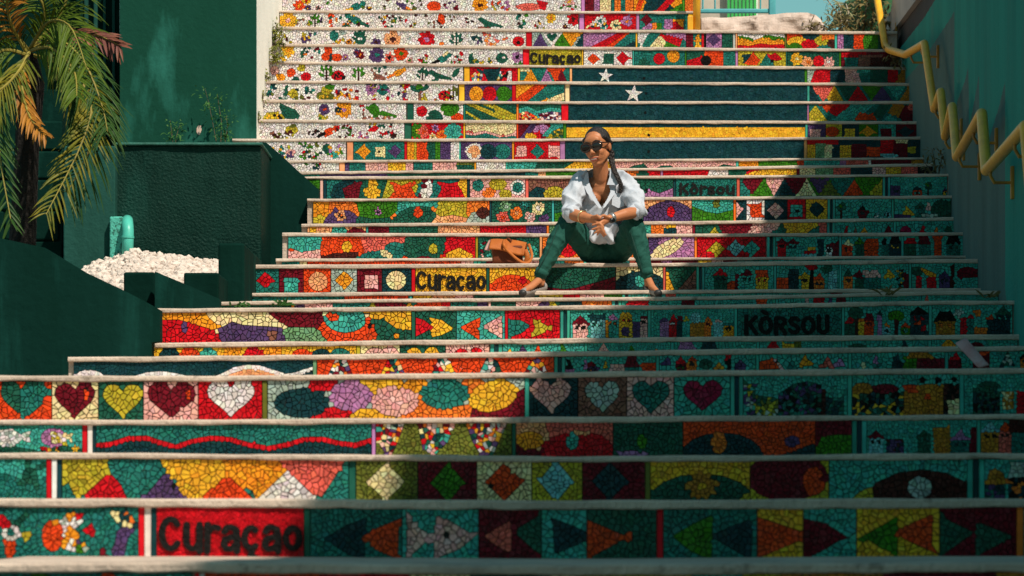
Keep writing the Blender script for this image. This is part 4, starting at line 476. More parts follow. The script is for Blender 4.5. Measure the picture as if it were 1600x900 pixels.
def tessellate(x0, x1, y0, y1, shapes, bgc, sz, grout):
    """shapes: [(polygon, colour, name, bbox)] in painter's order -> [(cell polygon, colour, name)]"""
    s00 = sz; sz = sz*1.3; g = RND; cs = sz*.7; grid = {}; seeds = []
    def top(x, y):
        for k in range(len(shapes)-1, -1, -1):
            pl, c, nm, bb = shapes[k]
            if bb[0] <= x <= bb[2] and bb[1] <= y <= bb[3] and inside(pl, x, y): return k
        return -1
    def near(x, y, r):
        gx, gy = int(x//cs), int(y//cs); q = int(r//cs)+1
        for i in range(gx-q, gx+q+1):
            for j in range(gy-q, gy+q+1):
                for k in grid.get((i, j), ()):
                    s = seeds[k]
                    if (s[0]-x)**2+(s[1]-y)**2 < r*r: return True
        return False
    def add(x, y, k):
        grid.setdefault((int(x//cs), int(y//cs)), []).append(len(seeds)); seeds.append((x, y, k, g.uniform(-.16, .16)*sz*sz))
    for k, (pl, c, nm, bb) in enumerate(shapes):
        per_ = sum(math.hypot(pl[i][0]-pl[i-1][0], pl[i][1]-pl[i-1][1]) for i in range(len(pl))); small = 3.2*area(pl)/max(per_, 1e-6); d = min(.36*sz, .42*small); stp = min(sz*.85, max(.4*sz, small*.75)); acc = g.random()*stp
        sgn = 1 if sum(pl[i][0]*pl[(i+1) % len(pl)][1]-pl[(i+1) % len(pl)][0]*pl[i][1] for i in range(len(pl))) > 0 else -1
        for i in range(len(pl)):
            a, b = pl[i], pl[(i+1) % len(pl)]; L = math.hypot(b[0]-a[0], b[1]-a[1])
            if L < 1e-6: continue
            tx_, ty_ = (b[0]-a[0])/L, (b[1]-a[1])/L; nx, ny = -ty_*sgn, tx_*sgn
            while acc < L:
                x, y = a[0]+tx_*acc, a[1]+ty_*acc; acc += stp*g.uniform(.85, 1.2)
                if not (x0-d < x < x1+d and y0-d < y < y1+d): continue
                xi, yi, xo, yo = x+nx*d, y+ny*d, x-nx*d, y-ny*d
                ki, ko = top(xi, yi), top(xo, yo)
                if ki != k or ko == k: continue
                ni, no = near(xi, yi, min(.42*sz, 1.1*d)), near(xo, yo, min(.40*sz, 1.1*d))
                if ni and no: continue
                if x0 < xi < x1 and y0 < yi < y1 and not ni: add(xi, yi, ki)
                if x0 < xo < x1 and y0 < yo < y1 and not no: add(xo, yo, ko)
            acc -= L
    ny_ = max(1, int(round((y1-y0)/(sz*.9)))); dy = (y1-y0)/ny_
    for j in range(ny_):
        x = x0+sz*(.3+.5*(j % 2))
        while x < x1:
            px, py = x+g.uniform(-.42, .42)*sz, y0+dy*(j+.5)+g.uniform(-.42, .42)*dy
            if x0+.2*sz < px < x1-.15*sz and y0 < py < y1 and not near(px, py, .52*sz): add(px, py, top(px, py))
            x += sz*g.uniform(.85, 1.15)
    if not seeds: add((x0+x1)/2, (y0+y1)/2, top((x0+x1)/2, (y0+y1)/2))
    out = []; R = 2.3*sz; qn = int(R//cs)+1
    for i, (x, y, k, wt) in enumerate(seeds):
        pl = [(max(x0+grout/2, x-R/2*1.4), max(y0+grout/2, y-R/2*1.4)), (min(x1-grout/2, x+R/2*1.4), max(y0+grout/2, y-R/2*1.4)), (min(x1-grout/2, x+R/2*1.4), min(y1-grout/2, y+R/2*1.4)), (max(x0+grout/2, x-R/2*1.4), min(y1-grout/2, y+R/2*1.4))]
        gx, gy = int(x//cs), int(y//cs); nb = []
        for a in range(gx-qn, gx+qn+1):
            for b in range(gy-qn, gy+qn+1):
                for m in grid.get((a, b), ()):
                    if m != i:
                        s = seeds[m]; dd = (s[0]-x)**2+(s[1]-y)**2
                        if 1e-9 < dd < R*R: nb.append((dd, s))
        nb.sort(key=lambda t: t[0])
        for dd, s in nb[:18]:
            dl = math.sqrt(dd); nx, ny = (s[0]-x)/dl, (s[1]-y)/dl
            gg = grout*g.uniform(.6, 1.45)
            sf_ = dl/2+((wt-s[3])/(2*dl) if k == s[2] else 0); sf_ = max(.22*dl, min(.78*dl, sf_)); pl = clip(pl, nx, ny, x*nx+y*ny+sf_-min(gg/2, sf_*.4))
            if len(pl) < 3: break
        if len(pl) >= 3 and area(pl) > .06*sz*sz:
            if k >= 0: c, nm = shapes[k][1], shapes[k][2]
            else: c, nm = bgc, None
            out += [(q, c, nm) for q in shards(pl, s00, grout)]
    return out

def tint(c):
    if isinstance(c, list): c = RND.choice(c)
    b = PAL[c]; k = RND.gauss(1, .11); k = max(.68, min(1.3, k)); h = [RND.gauss(1, .05) for _ in range(3)]
    if RND.random() < .03: k *= .7
    return tuple(max(.002, min(.86, b[i]*k*h[i])) for i in range(3))+(1,)

class Tiles:
    """collects pieces; each piece is a tapered, slightly tipped prism standing proud of the grout"""
    def __init__(s): s.v = []; s.f = []; s.c = []
    def add(s, pl, r, sc, yb, depth, col):
        n = len(pl); cx = sum(a for a, b in pl)/n; cy = sum(b for a, b in pl)/n
        t = depth*RND.uniform(.75, 1.2); ax, ay = RND.gauss(0, .05), RND.gauss(0, .05); b0 = len(s.v)
        def to(x, wv, y):
            return ((x-U0)/sc, y, (V0-(vtop(r, x)+r['th']+wv))/sc)
        for x, y in pl: s.v.append(to(x, y, yb))
        for x, y in pl: s.v.append(to(x, y, yb-t*.7))
        for x, y in pl:
            xx, yy = cx+(x-cx)*.92, cy+(y-cy)*.92
            s.v.append(to(xx, yy, yb-t+((xx-cx)*ax+(yy-cy)*ay)/sc))
        fs = [tuple(range(b0+2*n, b0+3*n))]
        for a in (0, n):
            for i in range(n): j = (i+1) % n; fs.append((b0+a+i, b0+a+j, b0+a+n+j, b0+a+n+i))
        s.f += fs; s.c += [col]*sum(len(q) for q in fs)
    def make(s, name, parent):
        me = bpy.data.meshes.new(name); me.from_pydata(s.v, [], s.f)
        at = me.color_attributes.new('tint', 'FLOAT_COLOR', 'CORNER'); at.data.foreach_set('color', [x for q in s.c for x in q])
        me.materials.append(TILE); o = bpy.data.objects.new(name, me); COL.objects.link(o); o.parent = parent
        return o

LETTER = mat('black_tile', (.004, .004, .004), (.012, .011, .010), 60, .7, .5, 120, .15)
def arc(cx, cy, rx, ry, a0, a1, n=12): return [(cx+rx*math.cos(math.radians(a0+(a1-a0)*k/n)), cy+ry*math.sin(math.radians(a0+(a1-a0)*k/n))) for k in range(n+1)]
X_ = .76
GLYPH = {   # strokes in a box one wide, capitals one high
 'C': (1.12, [arc(.5, .5, .40, .41, 40, 320, 16)]), 'u': (1, [[(.16, X_), (.16, .24)]+arc(.48, .30, .32, .22, 180, 300, 7)+[(.84, .26)], [(.84, X_), (.84, 0)]]), 'r': (.78, [[(.2, X_), (.2, 0)], [(.2, .48), (.36, .64), (.62, .69), (.92, .66)]]),
 'a': (1, [[(.18, .56), (.30, .67), (.55, .68), (.78, .62), (.84, .44), (.84, 0)], [(.84, .40), (.46, .40), (.20, .33), (.15, .18), (.30, .08), (.55, .08), (.84, .22)]]), 'c': (.95, [arc(.5, .38, .36, .29, 48, 312, 14)]),
 'ç': (.95, [arc(.5, .38, .36, .29, 48, 312, 14), [(.52, .06), (.52, -.09), (.66, -.16), (.50, -.25), (.34, -.23)]]), 'o': (1, [arc(.5, .38, .35, .29, 0, 360, 16)]), 'ò': (1, [arc(.5, .38, .35, .29, 0, 360, 16), [(.34, .97), (.56, .88)]]),
 's': (.9, [[(.84, .60), (.62, .68), (.36, .66), (.20, .54), (.30, .43), (.70, .33), (.82, .20), (.66, .09), (.36, .08), (.14, .16)]]), 'K': (1.1, [[(.18, 1), (.18, 0)], [(.86, .95), (.26, .48)], [(.42, .58), (.90, .04)]]),
 'O': (1.1, [arc(.5, .5, .38, .40, 0, 360, 18)]), 'Ò': (1.1, [arc(.5, .5, .38, .40, 0, 360, 18), [(.30, 1.26), (.56, 1.14)]]), 'R': (1.05, [[(.18, 0), (.18, .9), (.55, .9), (.78, .80), (.78, .60), (.55, .48), (.2, .48)], [(.5, .46), (.86, .04)]]),
 'S': (.95, [[(.84, .78), (.62, .90), (.34, .88), (.18, .72), (.32, .56), (.70, .44), (.84, .28), (.66, .11), (.34, .10), (.12, .24)]]), 'U': (1.05, [[(.18, 1), (.18, .34)]+arc(.5, .36, .32, .26, 180, 360, 10)+[(.82, 1)]])}
def text_mesh(s, r, sc, yb, u0, v0, u1, v1, name, parent):
    """each letter is a separate piece of black tile strips, u0..u1 wide, capitals from v0 down to v1"""
    adv = sum(GLYPH[ch][0] for ch in s); k = (u1-u0)/adv; x = u0; Hh = v1-v0; sw = min(k*.32, Hh*.25)/2
    for ch in s:
        wd, strokes = GLYPH[ch]; bm = bmesh.new(); z_ = 0
        for stp in strokes:
            pt = []
            for a, b in stp:
                px_, py_ = x+(.04+.92*a*wd)*k*(1/wd if wd < .01 else 1), v1-b*Hh; pt.append((px_+noise.noise((px_*.3, py_*.3, 4))*.5, max(v0-Hh*.3, min(v1-sw*.0, py_)) if b >= 0 else py_))
            polys = []
            for (a, b), (c, d) in zip(pt, pt[1:]):
                L = math.hypot(c-a, d-b)
                if L < 1e-5: continue
                nx, ny = -(d-b)/L*sw, (c-a)/L*sw*.9; polys.append([(a+nx, b+ny), (c+nx, d+ny), (c-nx, d-ny), (a-nx, b-ny)])
            for a, b in pt: polys.append([(a+sw*math.cos(6.283*q/8), b+sw*.9*math.sin(6.283*q/8)) for q in range(8)])
            for pl in polys:
                z_ += 1; d_ = yb-.0105-.00004*z_; lo_ = [bm.verts.new(((a-U0)/sc, yb-.002, (V0-b)/sc)) for a, b in pl]; hi_ = [bm.verts.new((v.co.x, d_, v.co.z)) for v in lo_]; n = len(pl)
                bm.faces.new(hi_)
                for q in range(n): bm.faces.new((lo_[q], lo_[(q+1) % n], hi_[(q+1) % n], hi_[q]))
        bm_obj('letter', bm, LETTER, parent); x += wd*k

NAMES = [q[0] for q in STEPS]
STEP_OBJ = {}
MID = 900
def build_step(nm):
    r = SI[nm]; i = r['i']; s = r['s']; th = r['th']; y = F/s
    yb = F/STEPS[i-1][1] if i else y+.35                         # where the next riser up stands
    x0, x1 = (r['uL']-9-U0)/s, (r['uR']+10-U0)/s; nx = 72
    zb = (V0-vtop(SI[NAMES[i+1]], MID))/STEPS[i+1][1] if i < len(STEPS)-1 else (V0-vtop(r, MID))/s-.17
    vs = []; n = 8
    for k in range(nx+1):
        X = x0+(x1-x0)*k/nx; u = U0+X*s; zt = (V0-vtop(r, u))/s
        e1 = noise.noise((X*7, i*3.1, .3))*.0028+noise.noise((X*1.7, i*1.7, 5))*.0026; e2 = noise.noise((X*9, i*5.7, 9.3))*.005+noise.noise((X*31, i*2.7, 2.3))*.002; e3 = noise.noise((X*4, i*2.2, 4.4))*.004
        zf = zt-th/s+e2
        vs += [(X, y+OVER+.012, zb-.5), (X, y+OVER+.012, zf), (X, y+.004+e3, zf-.001), (X, y+e3, zf+.004), (X, y+e3, zt-.007+e1), (X, y+.006+e3, zt+e1), (X, yb+.06, zt+.002), (X, yb+.06, zb-.5)]
    fs = [tuple(range(n)), tuple(range(nx*n, nx*n+n))[::-1]]
    for k in range(nx):
        for q in range(n): a = k*n+q; b = k*n+(q+1) % n; fs.append((a, a+n, b+n, b))
    o = fixn(mesh('stair_step', vs, fs, NOSE)); o.data.materials.append(CONC)
    tag(o, r['lab'], 'step', 'steps of the mosaic staircase'); STEP_OBJ[nm] = o
    # --- riser panels
    sc = rsc(r); yr = y+OVER; H = ((V0-vtop(r, MID)-th)/sc-zb)*sc+2.0
    if nm == 'AA': H = 60
    if H < 8: H = 8
    single = r['s'] > 300; cand = []
    for pn in r['panels']:
        a, b = pn['u0'], pn['u1']
        if 'strip' in pn:
            T = Tiles(); ww = (a+b)/2
            m = max(1, int(round(H/26))) if False else 1
            T.add([(a+.4, .6), (b-.4, .6), (b-.4, H), (a+.4, H)], r, sc, yr+.002, .009, tint(pn['strip'])); T.make('border_strip', o); continue
        gx = []
        for k in range(7): gx.append(a+(b-a)*k/6)
        pv = []; 
        for u in gx:
            zt = (V0-vtop(r, u)-th)/sc; X = (u-U0)/sc; pv += [(X, yr, zt+.004), (X, yr, zt-H/sc), (X, yr+.016, zt-H/sc), (X, yr+.016, zt+.004)]
        pf = [(0, 1, 2, 3), (27, 26, 25, 24)]
        for k in range(6):
            for q in range(4): pf.append((k*4+q, k*4+4+q, k*4+4+(q+1) % 4, k*4+(q+1) % 4))
        po = fixn(mesh('mosaic_panel', pv, pf, GROUT, o))
        if pn['label']: po['label'] = pn['label']
        shp = []
        for pts, c, mn in pn['shapes']:
            pl = [(u, v-vtop(r, u)-th) for u, v in pts]; xs = [q[0] for q in pl]; ys = [q[1] for q in pl]
            bb = (min(xs), min(ys), max(xs), max(ys))
            if bb[2] < a or bb[0] > b or bb[3] < 0 or bb[1] > H: continue
            shp.append((pl, c, mn, bb))
        sz = pn['size']*(.72 if s > 240 else .80); gr = sz*(pn['g'] or (1.3 if pn['bg'] in ('wh', 'cr', 'pk', 'pe') else 1.15))*.105
        cells = tessellate(a+.3, b-.3, .3, H, shp, pn['bg'], sz, gr)
        groups = {}
        for pl, c, mn in cells:
            if single and area(pl) >= 54: cand.append((area(pl), pl, c, po)); continue
            groups.setdefault(None if single else mn, []).append((pl, c))
        pn['groups'] = groups; pn['po'] = po
        for (su, sv, sr_, rot_) in pn.get('inlay', ()):
            T = Tiles(); sv2 = sv-vtop(r, su)-th; q_ = [(su+(sr_ if k % 2 == 0 else sr_*.4)*math.cos(math.radians(rot_+36*k)), sv2+(sr_ if k % 2 == 0 else sr_*.4)*math.sin(math.radians(rot_+36*k))) for k in range(10)]
            for k in range(0, 10, 2):
                for pc in shards([(su, sv2), q_[k-1], q_[k], q_[(k+1) % 10]], 3.6, .35): T.add(pc, r, sc, yr-.006, .006, tint('wh'))
            T.make('star', po)
        for (tt, u0, v0, u1, v1, c) in pn['text']: text_mesh(tt, r, sc, yr-.003, u0, v0, u1, v1, 'lettering', po)
    for pn in ():
        pass
    cand.sort(key=lambda t: -t[0])
    for ar, pl, c, po in cand[:270]:
        T = Tiles(); T.add(pl, r, sc, yr, .0075, tint(c)); T.make('tile', po)
    rest = {}
    for ar, pl, c, po in cand[270:]: rest.setdefault(po.name, (po, []))[1].append((pl, c))
    for pn in r['panels']:
        if 'strip' in pn: continue
        gsd = pn['groups']; ex = rest.get(pn['po'].name)
        if ex: gsd.setdefault(None, []).extend(ex[1])
        for mn, lst in gsd.items():
            T = Tiles()
            for pl, c in lst: T.add(pl, r, sc, yr, .0075, tint(c))
            q = T.make(mn[0] if mn else 'small_tiles', pn['po'])
            if mn is None or mn[0] in ('leaves', 'speckle', 'wave'): q['kind'] = 'stuff'
for nm in NAMES: build_step(nm)
# ------------------------------------------------------------------ ground, terrain
g = mesh('ground', [(-400, -200, -1.75), (400, -200, -1.75), (400, 600, -1.75), (-400, 600, -1.75)], [(0, 1, 2, 3)], mat('ground_earth', (.16, .13, .10), (.10, .085, .065), 3, .95)); tag(g, kind='structure')
ug = [(-30, 33.0, 4.0), (1.46, 33.0, 4.0), (1.46, 32.42, 4.0), (30, 32.42, 4.0), (30, 60, 4.15), (-30, 60, 4.15)]
hb = mesh('terrace', ug+[(x, y, -1.8) for x, y, z in ug], [(0, 1, 2, 3, 4, 5)]+[(i, (i+1) % 6, 6+(i+1) % 6, 6+i) for i in range(6)], CONC); fixn(hb); tag(hb, kind='structure')

# ------------------------------------------------------------------ paints
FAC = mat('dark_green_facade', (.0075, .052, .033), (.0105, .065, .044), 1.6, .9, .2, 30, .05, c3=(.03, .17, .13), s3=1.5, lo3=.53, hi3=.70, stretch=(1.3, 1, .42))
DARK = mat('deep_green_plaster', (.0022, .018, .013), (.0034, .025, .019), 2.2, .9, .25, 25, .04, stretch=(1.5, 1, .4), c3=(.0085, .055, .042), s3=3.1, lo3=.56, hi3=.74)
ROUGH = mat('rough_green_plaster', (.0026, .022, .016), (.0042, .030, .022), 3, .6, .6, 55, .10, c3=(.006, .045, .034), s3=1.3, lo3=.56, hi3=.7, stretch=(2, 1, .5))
MIDG = mat('worn_green_column', (.009, .056, .043), (.014, .075, .06), 2.5, .8, .3, 30, .15, stretch=(3, 1, .4))
WHT = mat('white_wall_paint', (.88, .84, .76), (.80, .76, .68), 2, .8, .2, 30, .2)
YEL = mat('yellow_rail_paint', (.88, .45, .022), (.74, .34, .016), 12, .4, .1, 80, .5, c3=(.34, .16, .02), s3=14, lo3=.66, hi3=.75)

# ------------------------------------------------------------------ green building on the left
yf = 30.45; sf = F/yf
def zx(u, v, s): return ((u-U0)/s, (V0-v)/s)
fb = empty('green_building', ((290-U0)/sf, yf, 1.0)); tag(fb, 'dark green rendered building with worn pale patches and white painted return wall', 'building')
def px_box(name, u0, v0, u1, v1, y0, y1, m, parent=None, bev=.008):
    s = F/y0; bm = bmesh.new(); box_bm(bm, (u0-U0)/s, (u1-U0)/s, y0, y1, (V0-v1)/s, (V0-v0)/s, bev); return bm_obj(name, bm, m, parent)
def reparent(o, par):
    o.parent = par; o.matrix_parent_inverse = Matrix.Translation(par.location).inverted(); return o
reparent(px_box('wall', 187, -120, 401, 420, yf, yf+3, FAC, None, .004), fb)
sw = mesh('side_wall', [(P(401, 420, sf)+Vector((.003, .0, 0))), P(447, 420, 181.5), P(447, -150, 181.5), P(401, -150, sf)+Vector((.003, 0, 0)), P(401, 420, sf)+Vector((-.2, 0.1, 0)), P(447, 420, 181.5)+Vector((-.2, 0, 0)), P(447, -150, 181.5)+Vector((-.2, 0, 0)), P(401, -150, sf)+Vector((-.2, .1, 0))],
    [(0, 1, 2, 3), (7, 6, 5, 4), (0, 3, 7, 4), (1, 5, 6, 2), (3, 2, 6, 7), (0, 4, 5, 1)], WHT); reparent(fixn(sw), fb)
bk = mesh('wall', [P(-400, 420, 193), P(187, 420, 193), P(187, -120, 193), P(-400, -120, 193)], [(0, 1, 2, 3)], DARK); reparent(bk, fb)
for k, (a, b) in enumerate(((131, 137), (146, 152), (161, 165.5), (175, 180))):
    reparent(px_box('slat', a, -120, b, 420, yf+.25, yf+.34, MIDG), fb)
for a, b in ((124, 129), (187, 190)): reparent(px_box('slat', a, -120, b, 420, yf+.2, yf+.3, DARK), fb)
cp = bmesh.new()                                          # flake of missing paint on the facade
ctr = P(311, 203, sf); rr = [(random.Random(5+k).uniform(.018, .034)) for k in range(9)]
vsl = [cp.verts.new((ctr.x+rr[k]*.75*math.cos(6.283*k/9), yf-.004, ctr.z+rr[k]*1.6*math.sin(6.283*k/9))) for k in range(9)]; f_ = cp.faces.new(vsl)
ex_ = bmesh.ops.extrude_face_region(cp, geom=[f_]); bmesh.ops.translate(cp, vec=(0, .02, 0), verts=[q for q in ex_['geom'] if isinstance(q, bmesh.types.BMVert)]); reparent(bm_obj('bare_plaster', cp, mat('bare_plaster', (.62, .42, .34))), fb)

# planter block, its column and pipe
pl = px_box('planter_block', 178, 225, 408, 700, 26.6, 30.4, ROUGH, None, .02); tag(pl, 'rough dark green plastered block below the green facade', 'wall')
bm = bmesh.new(); bm.from_mesh(pl.data); bmesh.ops.subdivide_edges(bm, edges=[e for e in bm.edges if e.calc_length() > .3], cuts=9, use_grid_fill=True)
for v in bm.verts:
    n_ = noise.noise(v.co*3.1)*.012+noise.noise(v.co*9)*.006
    v.co += Vector((0, n_, n_*.7))
bm.to_mesh(pl.data); bm.free()
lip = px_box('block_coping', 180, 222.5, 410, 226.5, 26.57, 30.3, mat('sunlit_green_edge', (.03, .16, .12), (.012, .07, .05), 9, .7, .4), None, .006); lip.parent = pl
co = px_box('green_column', 99, 228, 180, 1190, 26.45, 27.2, MIDG, None, .01); tag(co, 'smooth dark green column left of the drain pipe', 'column')
pat = px_box('sunlit_column_strip', 171, 338, 192, 412, 26.38, 26.62, mat('sunlit_teal_paint', (.075, .42, .33), (.02, .12, .09), 34, .8, .5, 60, lo=.5, hi=.6), None, .012); tag(pat, 'flaking column strip beside the drain pipe, sunlight painted in as pale teal', 'plaster')  # lit part of the column, sunlight put into the brighter teal
bm = bmesh.new(); sp = F/26.3
tube_bm(bm, [PY(199, 415, 26.3), PY(200, 362, 26.3), PY(199.5, 353, 26.33), PY(199, 347, 26.42), PY(199, 344, 26.65)], 9.2/sp, 16)
dp = bm_obj('drain_pipe', bm, mat('teal_pipe_paint', (.065, .43, .335), (.09, .5, .4), 6, .4), None, True); tag(dp, 'bright teal drain pipe elbow coming out of the rough block', 'pipe')
bm = bmesh.new(); tube_bm(bm, [PY(199.4, 372, 26.3), PY(199.6, 368.5, 26.3)], 10.4/sp, 16); bm_obj('pipe_joint', bm, MATS['teal_pipe_paint'], dp)

# block wall behind the palm
bw = empty('block_wall', PY(20, 430, 27.4)); tag(bw, 'dark green painted concrete block wall behind the palm', 'wall')
rows_v = [187, 234, 279, 328, 375, 424]
for j, (va, vb) in enumerate(zip(rows_v, rows_v[1:])):
    for k in range(-2, 3):
        ua = k*86-35+(43 if j % 2 else 0); ub = min(97, ua+83.5)
        if ub-ua < 8 or ua > 92: continue
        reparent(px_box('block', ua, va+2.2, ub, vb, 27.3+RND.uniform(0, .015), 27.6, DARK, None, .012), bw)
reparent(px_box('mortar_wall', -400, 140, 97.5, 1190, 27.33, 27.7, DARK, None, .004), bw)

# gravel slope
GR = mat('white_gravel', (.74, .63, .55), (.52, .42, .36), 14, .85, c3=(.30, .22, .17), s3=9, lo3=.56, hi3=.68)
bm = bmesh.new(); gq = random.Random(3)
base = [PY(100, 480, 22.45), PY(345, 482, 22.45), PY(345, 411, 26.3), PY(300, 405, 26.4), PY(235, 396, 26.4), PY(205, 393, 26.4), PY(150, 413, 26.3), PY(128, 424, 25.9)]
bmv = [bm.verts.new(q) for q in base]; bm.faces.new(bmv)
def gsurf(a, b):
    lo = PY(95+a*252, 482, 22.45); ue = 122+a*224
    ve = 424 if ue < 128 else (424-(ue-128)*.5 if ue < 150 else (413-(ue-150)*.364 if ue < 205 else (393+(ue-205)*.1 if ue < 235 else 396+(ue-235)*.137)))
    return lo.lerp(PY(ue, ve, 26.35), b)
ico = bmesh.new(); bmesh.ops.create_icosphere(ico, subdivisions=1, radius=1); iv = [v.co.copy() for v in ico.verts]; iff = [[v.index for v in f.verts] for f in ico.faces]; ico.free()
gv, gf = [tuple(q) for q in base], [tuple(range(len(base)))]
for k in range(2100):
    c = gsurf(gq.random(), gq.random()**.8); r_ = gq.choice((.009, .013, .018, .024, .03))*gq.uniform(.8, 1.2); sx, sy, sz_ = gq.uniform(.8, 1.4), gq.uniform(.8, 1.3), gq.uniform(.6, 1); rot = Matrix.Rotation(gq.uniform(0, 6.3), 3, Vector((gq.random(), gq.random(), gq.random())).normalized())
    o0 = len(gv); gv += [tuple(c+rot @ Vector((q.x*sx, q.y*sy, q.z*sz_))*r_) for q in iv]; gf += [tuple(o0+i for i in f) for f in iff]
bm = bmesh.new(); box_bm(bm, -2.72, -1.76, 22.5, 26.5, -1.75, 1.12, .01); tag(bm_obj('planting_bed', bm, DARK), kind='structure')
gr_o = mesh('gravel', gv, gf, GR); tag(gr_o, kind='stuff')

# stepped garden walls down the left edge
def slab(name, px, y0, y1, m, label):
    s = F/y0; o = prism(name, [((u-U0)/s, (V0-v)/s) for u, v in px], y0, y1, m); tag(o, label, 'wall'); return o
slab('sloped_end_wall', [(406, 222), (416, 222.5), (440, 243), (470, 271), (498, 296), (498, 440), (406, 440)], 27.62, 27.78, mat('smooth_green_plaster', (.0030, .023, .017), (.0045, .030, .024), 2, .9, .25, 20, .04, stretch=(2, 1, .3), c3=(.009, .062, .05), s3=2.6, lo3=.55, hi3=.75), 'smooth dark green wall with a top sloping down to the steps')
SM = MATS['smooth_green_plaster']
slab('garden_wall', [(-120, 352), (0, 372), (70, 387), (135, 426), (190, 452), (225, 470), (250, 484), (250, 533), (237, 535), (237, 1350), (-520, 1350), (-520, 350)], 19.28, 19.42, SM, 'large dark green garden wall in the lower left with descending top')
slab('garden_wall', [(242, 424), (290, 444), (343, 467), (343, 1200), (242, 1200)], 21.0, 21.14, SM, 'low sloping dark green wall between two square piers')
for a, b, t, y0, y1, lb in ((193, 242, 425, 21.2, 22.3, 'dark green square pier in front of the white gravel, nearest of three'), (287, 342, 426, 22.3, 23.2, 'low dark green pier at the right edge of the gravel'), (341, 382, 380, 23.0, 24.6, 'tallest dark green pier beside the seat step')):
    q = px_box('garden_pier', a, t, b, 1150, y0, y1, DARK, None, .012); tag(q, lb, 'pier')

# ------------------------------------------------------------------ building on the right: boarded wall, dark strip painted for recess shade, concrete wall above
WALL = [(34.5, 3.2), (30, 3.18), (27.5, 3.11), (26, 3.03), (24, 2.88), (21.6, 2.71), (19.8, 2.56), (17, 2.42), (14, 2.28), (10, 2.1), (6, 1.95), (2, 1.85)]
def XW(y):
    for (a, b), (c, d) in zip(WALL, WALL[1:]):
        if c <= y <= a: return d+(b-d)*(y-c)/(a-c)
    return WALL[-1][1] if y < 2 else WALL[0][1]
rb = empty('boarded_building', (3.0, 24, 0)); tag(rb, 'tall building on the right with grooved turquoise boarding, dark strip painted as recess shade and grey wall above', 'building')
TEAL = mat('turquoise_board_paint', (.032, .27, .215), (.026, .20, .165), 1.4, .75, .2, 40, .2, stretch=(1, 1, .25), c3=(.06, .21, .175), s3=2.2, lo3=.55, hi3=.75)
GREY = mat('shadow_grey_board', (.10, .17, .155), (.08, .13, .12), 1.6, .8, .2, 40, .2, stretch=(1, 1, .25))  # saw-toothed shadow on the boards, painted in as grey
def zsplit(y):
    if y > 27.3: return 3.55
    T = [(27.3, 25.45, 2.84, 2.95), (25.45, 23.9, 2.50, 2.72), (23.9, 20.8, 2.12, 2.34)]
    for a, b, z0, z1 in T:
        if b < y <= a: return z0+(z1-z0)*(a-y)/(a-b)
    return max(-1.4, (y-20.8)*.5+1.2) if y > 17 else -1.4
def zstep(y):
    for q in STEPS:
        if F/q[1] <= y: return (V0-vtop(SI[q[0]], 1400))/q[1]
    return -1.0
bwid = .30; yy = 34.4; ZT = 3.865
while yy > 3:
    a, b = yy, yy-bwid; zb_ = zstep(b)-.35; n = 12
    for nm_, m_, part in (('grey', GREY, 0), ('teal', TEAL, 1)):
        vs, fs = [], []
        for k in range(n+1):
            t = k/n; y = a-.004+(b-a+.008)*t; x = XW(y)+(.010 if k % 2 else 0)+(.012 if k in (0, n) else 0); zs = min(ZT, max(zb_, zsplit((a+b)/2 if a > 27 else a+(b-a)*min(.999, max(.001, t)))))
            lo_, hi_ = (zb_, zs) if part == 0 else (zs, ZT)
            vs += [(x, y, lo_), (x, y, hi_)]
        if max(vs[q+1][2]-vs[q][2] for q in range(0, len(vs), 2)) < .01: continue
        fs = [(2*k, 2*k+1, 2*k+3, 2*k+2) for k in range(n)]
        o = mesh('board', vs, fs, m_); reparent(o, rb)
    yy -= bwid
def ribbon(name, pts_lo, pts_hi, thick, m, off):
    """upright wall along the right side between two (y, z) profiles"""
    ys = [q[0] for q in pts_lo]; vs = []
    for (y, zl), (_, zh) in zip(pts_lo, pts_hi): vs += [(XW(y)+off, y, zl), (XW(y)+off, y, zh), (XW(y)+off+thick, y, zh), (XW(y)+off+thick, y, zl)]
    n = len(pts_lo); fs = [(0, 1, 2, 3), tuple(range(4*n-1, 4*n-5, -1))]
    for k in range(n-1):
        for q in range(4): fs.append((4*k+q, 4*k+4+q, 4*k+4+(q+1) % 4, 4*k+(q+1) % 4))
    return fixn(mesh(name, vs, fs, m))
YS = [34.4, 33, 31.8, 31.2, 30, 28.5, 26, 24.4, 24.3, 21.6, 19.8, 17, 14, 12, 9.7, 8.2, 6.6, 4.5, 2.0]
TOPZ = [4.16, 4.3, 4.45, 4.78, 4.86, 5.0, 4.97, 4.97, 5.45, 5.55, 5.4, 5.65, 5.85, 5.7, 6.05, 6.4, 6.8, 7.2, 7.6]  # unseen wall top, heights shaped to cast the stair shadow
Y2, Z2 = [], []                                             # unseen top edge, jagged to break up the shadow it casts
for k in range(len(YS)-1):
    m_ = max(1, int((YS[k]-YS[k+1])/.42))
    for q in range(m_):
        t = q/m_; y_ = YS[k]+(YS[k+1]-YS[k])*t; z_ = TOPZ[k]+(TOPZ[k+1]-TOPZ[k])*t; j_ = RND.uniform(-.11, .11)*(1 if y_ < 31 else .5)
        Y2 += [y_, y_-.33*min(1, (YS[k]-YS[k+1])/m_/.42)]; Z2 += [z_+j_, z_+j_+RND.uniform(-.05, .05)]
Y2.append(YS[-1]); Z2.append(TOPZ[-1]); YS, TOPZ = Y2, Z2
reparent(ribbon('recess_shade_strip', [(y, 3.87) for y in YS], [(y, 4.068) for y in YS], .2, mat('recess_shade_brown', (.035, .026, .025), (.022, .018, .018), 6, .8, .3), .03), rb)  # dark strip stands in for the shade of a recess
